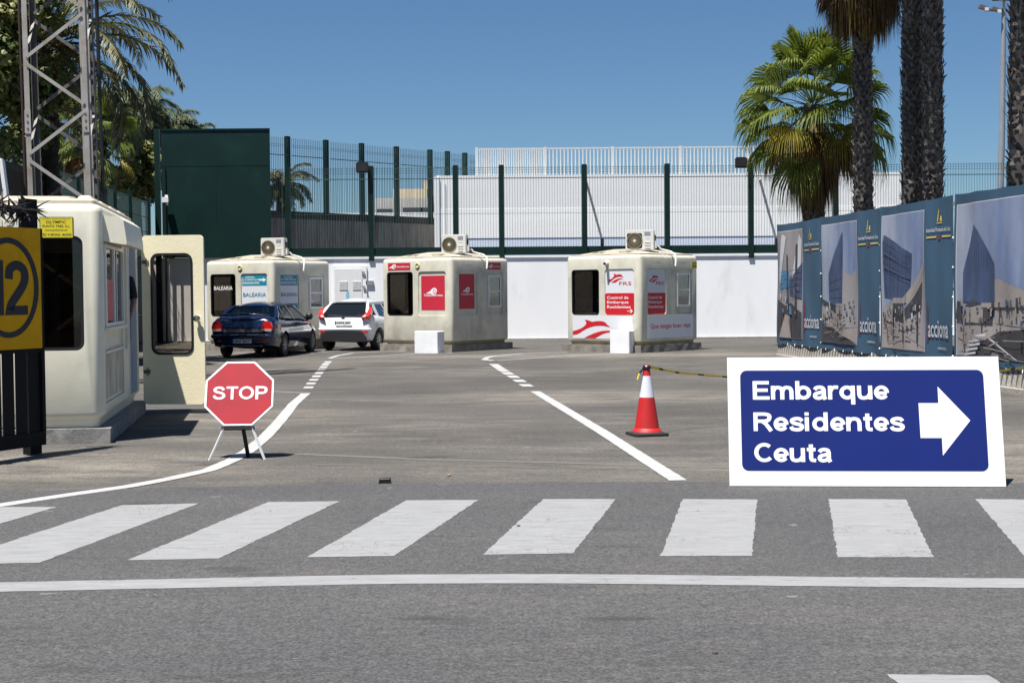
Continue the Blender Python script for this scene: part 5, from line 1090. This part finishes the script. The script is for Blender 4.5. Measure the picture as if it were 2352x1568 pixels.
# trunks to its right; crowns above the frame
for i, (px_, Y, wpx, ztp, lb, sk) in enumerate(((1984, 36, 48, 10.0, 'fan palm with brown dry skirt just right of the green crowned palm', True), (2098, 33, 54, 11.5, 'left trunk of the two close fan palms', False), (2145, 32.2, 50, 11.2, 'right trunk of the two close fan palms', False), (2352, 26, 72, 11.0, 'fan palm trunk cut by the right edge of the photo', False))):
    x = at(px_, 400, Y).x; r = wpx/2*Y/FOC-.035
    t = thing('fan_palm', lb, 'palm tree', (x, Y, 0), 0, 'fan palms behind the printed banners')
    tx = at(px_-3 if px_ < 2300 else px_, 0, Y).x-x
    b = MB(); palm_trunk(b, (0, 0, 0), (tx*1.2, 0, ztp), r*1.04, r*.94, 20+i, size=.17 if px_ < 2300 else .2); b.build('trunk', ['trunk', 'boot'], t)
    b = washing_crown(Vector((tx*1.2, 0, ztp+(.9 if sk else .3))), 2.2, 30, 40+i, None, lo=.1 if sk else -.7, hi=1.2, bend=.5 if sk else 1); b.build('crown', ['fan', 'fand', 'fany'], t)
    if sk:
        b = MB(); skirt(b, Vector((tx*1.1, 0, ztp-.3)), .95, 1.9, 2600, 31)
        rnd = random.Random(77)
        for k in range(14):
            az = rnd.uniform(0, 2*PI); el = rnd.uniform(-1.25, -.55); d = Vector((math.cos(az)*math.cos(el), math.sin(az)*math.cos(el), math.sin(el)))
            fan_leaf(b, Vector((tx*1.1, 0, ztp+.1)), d, .85, .8, .8, rnd, 1)
        b.build('dry_skirt', ['fan', 'fand', 'fany'], t)
# feather palms
def frond(b, base, az, el, L_, rnd, leaf=.42, curve=1.3, mi=0, nl=64, w=.019):
    P = []; p = Vector(base); a = el; n = 14; h = Vector((math.cos(az), math.sin(az), 0))
    for i in range(n+1):
        P.append(p.copy()); p = p+(h*math.cos(a)+Vector((0, 0, math.sin(a))))*L_/n; a -= curve/n*(.5+1.0*i/n)
    b.m = mi; b.tube(P, [.03*(1-i/n)+.006 for i in range(n+1)], 4, False)
    sdv = Vector((-h.y, h.x, 0))
    for k in range(nl):
        f = .12+.88*k/(nl-1); q = f*n; i = min(int(q), n-1); pt = P[i].lerp(P[i+1], q-i); d = (P[i+1]-P[i]).normalized(); up = sdv.cross(d)
        ln = leaf*math.sin(PI*(.12+.80*f))**.6*rnd.uniform(.85, 1.1)
        for s_ in (-1, 1):
            v = (d*.62+sdv*s_*.62+up*rnd.uniform(-.25, .45)).normalized(); q2 = pt+v*ln*.6-Vector((0, 0, ln*.05)); q3 = pt+v*ln-Vector((0, 0, ln*rnd.uniform(.15, .4)))
            x = v.cross(Vector((0, 0, 1))).normalized()*w
            x2 = v.cross(x).normalized()*w*.6
            b.add([pt-x+x2, pt+x-x2, q2+x, q2-x, q3], [(0, 1, 2, 3), (3, 2, 4)])
def feather_palm(px_, py_, Y, R_, n, label, seed, trunk_r=.2, leaf=.42, m='date', curve=1.5, group=None, elr=(-.35, 1.2), dead=0):
    c = at(px_, py_, Y); t = thing('feather_palm', label, 'palm tree', (c.x, Y, 0), 0, group)
    rnd = random.Random(seed); b = MB(); palm_trunk(b, (0, 0, 0), (0, 0, c.z-.1), trunk_r*1.1, trunk_r, seed, .16, .15); b.build('trunk', ['dtrunk', 'dtrunk'], t)
    b = MB(); ga = PI*(3-math.sqrt(5))
    for k in range(n): frond(b, (0, 0, c.z), ga*k+rnd.uniform(-.2, .2), elr[0]+(elr[1]-elr[0])*(1-(k+.5)/n)+rnd.uniform(-.1, .1), R_*rnd.uniform(.9, 1.1), rnd, leaf, curve*rnd.uniform(.8, 1.2))
    b.build('crown', m, t); return t, c, rnd
t, c, rnd = feather_palm(112, 105, 33, 3.5, 34, 'large date palm behind the lattice tower at upper left', 5, .17, .50, 'date', 1.95)
b = MB()
for k in range(900):   # orange fruit strands
    a = rnd.uniform(0, 2*PI); r = rnd.uniform(.2, .75); p = Vector((math.cos(a)*r, math.sin(a)*r, c.z-rnd.uniform(.05, 1.0))); q = .03; b.add([p+Vector((-q, 0, 0)), p+Vector((q, 0, 0)), p+Vector((0, 0, -q*2.2))], [(0, 1, 2)])
b.build('fruit', 'leafl', t)
GP = 'feathery palms beyond the green screen'
feather_palm(305, 262, 54, 2.2, 30, 'grey green feathery palm left of the green screen', 8, .16, .6, 'feath', 1.9, GP)
feather_palm(232, 268, 50, 1.9, 26, 'bright green feathery palm seen right beside the lattice tower', 9, .16, .5, 'feath', 1.8, GP)
feather_palm(385, 300, 56, 1.5, 24, 'feathery palm crown showing over the left corner of the green screen', 10, .15, .5, 'feath', 1.8, GP)
feather_palm(440, 318, 57, 1.1, 22, 'dry feathery palm crown peeping over top of the green screen', 11, .15, .4, 'feath', 1.8, GP)
feather_palm(648, 425, 72, 1.9, 26, 'dark date palm seen through the mesh beside the green screen', 12, .3, .5, 'date', 1.8)
# fan palm leaves low behind the tower
c = at(205, 305, 40); t = thing('fan_palm', 'small bright fan palm behind the lattice tower', 'palm tree', (c.x, 40, 0)); b = MB(); palm_trunk(b, (0, 0, 0), (0, 0, c.z), .2, .18, 3); b.build('trunk', ['trunk', 'boot'], t)
b = washing_crown(Vector((0, 0, c.z)), 1.5, 22, 9, None); b.build('crown', ['fan', 'fand', 'fany'], t)

def broad_tree(px_, py_, Y, rx, rz, nl, label, seed, m='plane', ls=.085, group=None, clumps=40):
    c = at(px_, py_, Y); t = thing('broadleaf_tree', label, 'tree', (c.x, Y, 0), 0, group); rnd = random.Random(seed)
    b = MB(); zc = c.z; b.tube([(0, 0, 0), (.05, 0, zc*.4), (-.03, .05, zc*.75), (0, 0, zc+rz*.3)], [.16, .13, .1, .05], 8)
    C_ = []
    for k in range(clumps):
        v = Vector((rnd.gauss(0, 1), rnd.gauss(0, 1), rnd.gauss(0, 1))).normalized()*rnd.uniform(.45, 1.0); C_.append((Vector((v.x*rx, v.y*rx*.8, zc+v.z*rz)), rnd.uniform(.16, .32)*min(rx, rz)))
    for q, r in C_[::3]: b.tube([(0, 0, zc-rz*.5), Vector((0, 0, zc-.2*rz)).lerp(q, .5), q], [.05, .03, .012], 5)
    b.build('trunk', 'bark', t)
    b = MB()
    for k in range(nl):
        q, r = rnd.choice(C_); v = Vector((rnd.gauss(0, 1), rnd.gauss(0, 1), rnd.gauss(0, 1))).normalized()*r*rnd.uniform(.55, 1.15); p = q+v
        n = (v.normalized()+Vector((rnd.gauss(0, .5), rnd.gauss(0, .5), rnd.gauss(0, .5)+.5))).normalized(); x = n.orthogonal().normalized(); x = Quaternion(n, rnd.uniform(0, 6.28)) @ x; y = n.cross(x); s = ls*rnd.uniform(.6, 1.3)
        b.add([p-x*s*.9, p-y*s*.6+n*s*.15, p+x*s*.9, p+y*s*.9+n*s*.1, p-x*.3*s+y*.9*s], [(0, 1, 2, 3, 4)])
    b.build('crown', m, t); return t
broad_tree(-20, 130, 31, 1.55, 2.6, 15000, 'large dark leafy tree filling the upper left corner', 1, 'planed', .075, clumps=80)
GT = 'leafy trees behind the left side fence'
broad_tree(318, 385, 52, 1.05, 1.25, 6500, 'yellowish leafy tree against the left edge of green screen', 2, 'plane', .085, GT)
broad_tree(245, 400, 50, 1.0, 1.3, 5500, 'leafy tree seen between the lattice tower and the green screen', 3, 'plane', .085, GT)
broad_tree(150, 400, 46, 1.2, 1.1, 6500, 'leafy tree seen through the lattice tower', 4, 'plane', .08, GT)
broad_tree(75, 330, 42, 1.0, 1.5, 5000, 'darker leafy tree just left of the lattice tower', 6, 'planed', .08, GT)
broad_tree(130, 215, 40, .75, .7, 2600, 'leaf cluster tree behind upper part of the lattice tower', 7, 'planed', .07, GT)

# ---------------------------------------------------------------- lamp post
x = at(2297, 420, 55).x; tlp = thing('lamp_post', 'tall grey floodlight mast between the palm trunks', 'lamp post', (x, 55, 0)); zt = at(2303, 20, 55).z; xt = at(2306, 20, 55).x-x
b = MB(); b.tube([(-.15, 0, 0), (xt*.5, 0, zt*.6), (xt, 0, zt)], [.15, .12, .085], 12); b.build('mast', 'postg', tlp, smooth=60)
b = MB(); b.bar((xt-.75, 0, zt-.05), (xt+.6, 0, zt-.1), .09, .09); b.bar((xt-.45, 0, zt+.35), (xt+.5, 0, zt+.35), .1, .1); b.bar((xt, 0, zt), (xt, 0, zt+.4), .08, .08); b.build('crossbar', 'dsteel', tlp)
for q, z_ in ((-.85, .02), (-.35, -.06), (.3, -.12), (.62, -.06), (-.3, .42), (.25, .42)):
    b = MB(); b.bar((xt+q-.16, -.1, zt+z_+.05), (xt+q+.14, -.1, zt+z_-.04), .22, .13); b.m = 1; b.cbox((xt+q+.1, -.22, zt+z_-.08), (.14, .04, .12)); b.build('floodlight', ['dsteel', 'alu'], tlp)

# ---------------------------------------------------------------- hoarding: banners on frame over concrete barriers
HA = Vector((6.42, 33.7, 0)); HB = Vector((7.74, 21.07, 0)); hd = (HB-HA).normalized(); HE = 17.5
thf = thing('hoarding_frame', 'steel post frame behind the printed banners on the right', 'fence', HA+Vector((.12, 0, 0)))
fh = Fr((0, 0, 0), hd, (0, 0, 1))           # along the hoarding, normal points to the lane (-x)
def huh(pxx):
    return min((abs((1176+FOC*((HA+hd*s-EYE).dot(_R))/((HA+hd*s-EYE).dot(_F)))-pxx), s) for s in [i*.01 for i in range(0, 1900)])[1]
for s_ in [i*2.9 for i in range(7)]:
    b = MB(); b.box((s_-.03, 0, -.10), (s_+.03, 3.12, -.04), fh); b.build('post', 'steel', thf)
b = MB(); b.box((0, 3.06, -.08), (HE, 3.12, -.04), fh); b.box((0, 1.6, -.08), (HE, 1.65, -.04), fh); b.build('rail', 'steel', thf)
seams = [0.0, huh(1887), huh(2022), huh(2190), huh(2190)+4.6]
MB_ = ['banner', 'bsky', 'bgrey', 'bfloor', 'btower', 'bdark', 'bstone', 'bline', 'byel', 'bred', 'bwhite', 'bblue']
def banner(i, s0, s1, imgw, label, art):
    L_ = s1-s0; t = thing('printed_banner', label, 'banner', HA+hd*s0, 0, 'printed banners on the hoarding')
    Z0, Z1 = .36, 3.22; rnd = random.Random(i)
    def wave(u, z): return .014*math.sin(u*5.2+i)+.004*math.sin(u*11+z*1.7+i*2)+.012*math.sin(z*2.3+u*3+i)
    def topz(u): return -.012*abs(math.sin(u*3.3))-.02*math.sin(PI*u/L_)
    b = MB(); nx, nz = 44, 18; vs = []
    for j in range(nz+1):
        for k in range(nx+1):
            u = .01+(L_-.02)*k/nx; z = Z0+(Z1-Z0)*j/nz+(topz(u) if j == nz else 0); vs.append(fh(u, z, wave(u, z)))
    b.add(vs, [(j*(nx+1)+k, j*(nx+1)+k+1, (j+1)*(nx+1)+k+1, (j+1)*(nx+1)+k) for j in range(nz) for k in range(nx)])
    o = b.build('fabric', ['banner'], t, smooth=80)
    # printed layers follow the fabric: cut each flat shape into small pieces and push them onto the wavy cloth
    lay = MB(); x0, z0, w, h = .12, Z0+.16, imgw, Z1-Z0-.36
    def L(mi, pts, lev):
        lay.m = mi; pts = [(x0+p[0]*w, z0+p[1]*h) for p in pts]; tmp = bmesh.new(); vv = [tmp.verts.new((p[0], p[1], 0)) for p in pts]; tmp.faces.new(vv)
        bmesh.ops.triangulate(tmp, faces=tmp.faces[:])
        for ax, a0, a1, st in ((0, 0, L_, .11), (1, Z0, Z1, .22)):
            q = a0
            while q < a1:
                n = Vector((1, 0, 0)) if ax == 0 else Vector((0, 1, 0)); bmesh.ops.bisect_plane(tmp, geom=tmp.verts[:]+tmp.edges[:]+tmp.faces[:], plane_co=n*q, plane_no=n); q += st
        tmp.verts.index_update(); V_ = []
        for v in tmp.verts: V_.append(fh(v.co.x, v.co.y, wave(v.co.x, v.co.y)+.005+.0025*lev))
        F_ = []
        for f in tmp.faces:
            ids = [v.index for v in f.verts]; cr = f.normal.z if f.normal.length else 1; f.normal_update(); F_.append(tuple(ids) if f.normal.z > 0 else tuple(reversed(ids)))
        lay.add(V_, F_); tmp.free()
    L(10, [(-.01, -.006), (1.01, -.006), (1.01, 1.006), (-.01, 1.006)], 0)
    for k, (mi, pts) in enumerate(art): L(mi, pts, 1+min(k, 15)*.8+max(0, k-15)*.03)
    ox = imgw+.20; cw = L_-ox-.08
    def T(mi, s, x, z, tw, thh): 
        lay.m = mi; v, f, _ = text_data(s, .01); lay.add([fh(x+a*tw, z+c*thh, wave(x+a*tw, z+c*thh)+.014) for a, c in v], f)
    T(10, 'acciona', ox+.10*cw, Z0+.42, cw*.80, .30); T(10, 'construccion', ox+.45*cw, Z0+.22, cw*.36, .05)
    T(10, 'Autoridad Portuaria de Ceuta', ox+.06*cw, Z1-.60, cw*.88, .075)
    L2_ = lambda mi, pts, lev=2: L(mi, [((p[0]-x0)/w, (p[1]-z0)/h) for p in pts], lev)
    L2_(8, [(ox+.06*cw, Z1-.70), (ox+.40*cw, Z1-.70), (ox+.40*cw, Z1-.675), (ox+.06*cw, Z1-.675)]); L2_(8, [(ox+.60*cw, Z1-.70), (ox+.94*cw, Z1-.70), (ox+.94*cw, Z1-.675), (ox+.60*cw, Z1-.675)])
    L2_(9, [(ox+.46*cw, Z1-.73), (ox+.50*cw, Z1-.75), (ox+.54*cw, Z1-.73), (ox+.54*cw, Z1-.67), (ox+.46*cw, Z1-.67)])
    cx = ox+.5*cw   # a little golden crane-like emblem
    L2_(8, [(cx-.09, Z1-.42), (cx-.05, Z1-.42), (cx-.02, Z1-.24), (cx-.03, Z1-.20)]); L2_(8, [(cx+.02, Z1-.42), (cx+.09, Z1-.42), (cx+.07, Z1-.33), (cx+.03, Z1-.33)]); L2_(8, [(cx-.10, Z1-.455), (cx+.10, Z1-.455), (cx+.10, Z1-.44), (cx-.10, Z1-.44)])
    L2_(9, [(ox+.03*cw, Z0+.35), (ox+.10*cw, Z0+.35), (ox+.09*cw, Z0+.95), (ox+.05*cw, Z0+1.05)])
    lay.build('print', MB_, t)
    b = MB()
    for z in (.5, 1.0, 1.5, 2.0, 2.5): b.tube([fh(L_-.03, z, .0), fh(L_+.02, z-.02, .03)], .012, 5)
    n = int(L_/.55)
    for k in range(n): b.tube([fh(.3+k*.55, Z0+.03, .0), fh(.33+k*.55, Z0-.02, .02)], .006, 5)
    b.build('cable_tie', 'wletter', t)
sky_ = (1, [(0, 0), (1, 0), (1, 1), (0, 1)])
def win_grid(xs, zs, mi=7): return [(mi, [(x, z), (x+.02, z), (x+.02, z+.03), (x, z+.03)]) for x in xs for z in zs]
art1 = [(2, [(0, 0), (1, 0), (1, 1), (0, 1)]), (5, [(0, 0), (1, 0), (1, .24), (.55, .33), (.3, .30), (0, .36)]), (11, [(.1, .45), (.48, .47), (.48, .62), (.1, .64)]), (4, [(.5, .40), (1, .36), (1, .70), (.5, .55)]), (10, [(.06, .55), (.12, .50), (.35, .95), (.2, .98)]), (10, [(.62, .55), (.95, .68), (1, .9), (.9, .96)]), (5, [(.38, .2), (.43, .2), (.43, .78), (.38, .78)]), (5, [(.78, .2), (.85, .2), (.85, .88), (.78, .86)]), (3, [(.1, 0), (.55, 0), (.5, .2), (.3, .22)]), (11, [(.45, .22), (.62, .22), (.6, .30), (.47, .30)])]
art2 = [sky_, (3, [(0, 0), (1, 0), (1, .22), (0, .30)]), (2, [(.62, .12), (1, .14), (1, .62), (.80, .56), (.62, .60)]), (4, [(.18, .33), (.62, .29), (.60, .93), (.36, .77), (.18, .58)]), (7, [(.36, .30), (.375, .30), (.375, .78), (.36, .77)]), (6, [(.42, .24), (.62, .24), (.62, .33), (.42, .33)]), (5, [(0, .33), (.42, .26), (.42, .29), (0, .37)]), (5, [(0, 0), (1, .0), (.9, .02), (.0, .17)]), (6, [(0, .18), (.22, .22), (.22, .27), (0, .30)])] + [(7, [(x, z), (x+.035, z), (x+.035, z+.025), (x, z+.025)]) for x, z in ((.66, .2), (.72, .24), (.8, .2), (.88, .26), (.68, .3), (.78, .32), (.93, .2), (.9, .33), (.84, .28))] + [(7, [(.20, .36+.06*k), (.60, .33+.08*k), (.60, .335+.08*k), (.20, .365+.06*k)]) for k in range(4)]
art3 = [sky_, (3, [(0, 0), (1, 0), (1, .24), (.55, .28), (0, .26)]), (4, [(.06, .38), (.66, .36), (.70, .70), (.05, .86), (.02, .80)]), (2, [(.60, .10), (1, .02), (1, .62), (.62, .38)]), (6, [(.50, .36), (.62, .34), (1, .58), (1, .63), (.55, .385)]), (5, [(.58, .30), (.95, .50), (.93, .30), (.60, .22)]), (6, [(.28, .34), (.58, .34), (.58, .38), (.28, .38)]), (5, [(.30, .22), (.56, .22), (.56, .34), (.30, .34)]), (6, [(.1, .20), (.30, .20), (.30, .33), (.1, .33)]), (7, [(.06, .72), (.68, .60), (.68, .605), (.06, .73)]), (7, [(.06, .62), (.68, .52), (.68, .53), (.06, .63)]), (5, [(.26, .06), (.28, .06), (.33, .28), (.30, .28)]), (5, [(.55, .05), (.57, .05), (.57, .25), (.55, .25)]), (5, [(.84, .06), (.87, .06), (.86, .36), (.84, .36)])] + [(7, [(x, z), (x+.03, z), (x+.03, z+.025), (x, z+.025)]) for x, z in ((.7, .25), (.75, .3), (.8, .22), (.9, .3), (.72, .33), (.14, .26), (.2, .28))] + [(7, [(.1+.1*k, .38), (.105+.1*k, .38), (.10+.1*k, .83-.02*k), (.095+.1*k, .83-.02*k)]) for k in range(6)]
art4 = [sky_, (3, [(0, 0), (1, 0), (1, .22), (0, .27)]), (5, [(.10, 0), (1, 0), (1, .20), (.55, .17)]), (6, [(.50, .22), (1, .2), (1, .40), (.62, .42), (.58, .5), (.50, .5)]), (4, [(.10, .36), (.50, .34), (.50, .60), (.30, .82), (.24, .86), (.10, .55)]), (7, [(.235, .36), (.25, .36), (.255, .86), (.24, .85)]), (6, [(.12, .22), (.38, .22), (.38, .34), (.12, .31)]), (5, [(.12, .32), (.24, .37), (.38, .34)]), (5, [(.38, .22), (.48, .22), (.48, .32), (.38, .32)]), (6, [(.36, .32), (1, .33), (1, .36), (.36, .35)]), (5, [(.0, .24), (.09, .24), (.08, .36), (.02, .36)])] + [(10, [(.12+.03*k, .0+.03*k), (.30+.03*k, .02+.03*k), (.30+.03*k, .035+.03*k), (.11+.03*k, .015+.03*k)]) for k in range(5)] + [(10, [(.45, .12), (.80, .0), (.82, .0), (.46, .13)])]
rnd = random.Random(5)
def quadp(x, z, w, h, k=0): return [(x, z), (x+w, z+k), (x+w, z+h+k), (x, z+h)]
for A_, n, x0, x1, z0, z1, mis in ((art1, 26, .1, .95, .22, .6, (7, 5, 2, 11, 10)), (art2, 22, .05, .62, .16, .34, (5, 6, 7, 10)), (art3, 30, .05, .95, .16, .36, (5, 6, 7, 10)), (art4, 34, .05, .98, .20, .40, (5, 6, 7, 2, 5))):
    for q in range(n):
        A_.append((rnd.choice(mis), quadp(rnd.uniform(x0, x1-.03), rnd.uniform(z0, z1-.05), rnd.uniform(.008, .035), rnd.uniform(.012, .06), rnd.uniform(-.004, .004))))
for A_, n in ((art1, 5), (art2, 4), (art3, 7), (art4, 8)):      # little walking figures and their shadows on the paving
    for q in range(n):
        x = rnd.uniform(.08, .9); z = rnd.uniform(.04, .24); h = .045+.06*(.26-z)*4
        A_.append((5, [(x, z), (x+.012, z), (x+.016, z+h*.6), (x+.010, z+h), (x+.002, z+h), (x-.004, z+h*.6)])); A_.append((5, [(x, z), (x+.01, z), (x+.07, z+.012), (x+.06, z+.018)]))
for A_, n in ((art2, 14), (art3, 16), (art4, 16)):              # mottled paving, kerbs and joints
    for q in range(n):
        x = rnd.uniform(.02, .7); z = rnd.uniform(.01, .2); A_.append((rnd.choice((2, 3, 6, 6)), quadp(x, z, rnd.uniform(.08, .25), rnd.uniform(.003, .014), rnd.uniform(-.03, .03))))
for k in range(9): art3.append((7, [(.08+.065*k, .60-.01*k), (.083+.065*k, .60-.01*k), (.083+.065*k, .84-.018*k), (.08+.065*k, .84-.018*k)]))
for k in range(5): art3.append((7, [(.05, .84-.05*k), (.69, .69-.045*k), (.69, .694-.045*k), (.05, .845-.05*k)]))
for k in range(7): art4.append((7, [(.26+.03*k, .60), (.263+.03*k, .60), (.263+.03*k, .84-.033*k), (.26+.03*k, .845-.033*k)])); art2.append((7, [(.40+.028*k, .58), (.402+.028*k, .58), (.402+.028*k, .79+.02*k), (.40+.028*k, .79+.02*k)]))
for k in range(5): art1.append((5, [(.1, .47+.035*k), (.48, .49+.035*k), (.48, .493+.035*k), (.1, .473+.035*k)])); art1.append((7, [(.55, .42+.05*k), (1, .40+.06*k), (1, .405+.06*k), (.55, .425+.05*k)]))
art = [art1, art2, art3, art4]
labs = ['furthest printed banner with grey steel hall picture', 'second printed banner from far end, slim blue tower beside white facade', 'printed banner showing wide blue glass tower and slanting roof', 'nearest printed banner with pointed blue tower and zebra crossing']
for i in range(4):
    L_ = seams[i+1]-seams[i]; banner(i, seams[i], seams[i+1], L_*(.63 if i else .58)-.1, labs[i], art[i])
k = 0; s_ = 0.0; bl_ = 2.55
names = ['far end', 'second', 'third', 'fourth', 'fifth', 'sixth', 'seventh']
while s_ < HE-.5:
    b = MB(); fb2 = Fr((0, 0, 0), hd, (0, 0, 1)); prof = [(0, .035), (.09, .035), (.10, .02), (.55, -.06), (.55, -.25), (0, -.25)]
    # body: extruded profile (z, offset towards lane)
    fe = Fr((0, 0, 0), (0, 0, 1), fb2.n); b.prism(fe, prof, .01, bl_-.01)
    if fe.n.dot(hd) < 0: b = MB(); b.prism(Fr((0, 0, 0), (0, 0, 1), fb2.n), prof, -bl_+.01, -.01)
    b.m = 1; n = 15
    for j in range(n):
        x = .08+(bl_-.16)*j/(n-1)
        b.add([fb2(x-.062, .50, -.047), fb2(x+.062, .50, -.047), fb2(x+.008, .12, .020), fb2(x-.008, .12, .020)], [(3, 2, 1, 0)])
    o = b.build('concrete_barrier', ['barrier', 'barrierd'], fix=False); o.location = HA+hd*s_+Vector((0, 0, .0)); 
    lb = ['grooved concrete barrier at the far end under the banners', 'grooved concrete barrier second from the far end under the banners', 'grooved concrete barrier third from the far end under the banners', 'grooved concrete barrier fourth from the far end, behind the direction board', 'grooved concrete barrier fifth from the far end, right of the direction board', 'grooved concrete barrier nearest on the right edge', 'grooved concrete barrier beyond the right edge'][min(k, 6)]
    tag(o, lb, 'barrier', 'concrete barriers under the banners'); s_ += bl_; k += 1
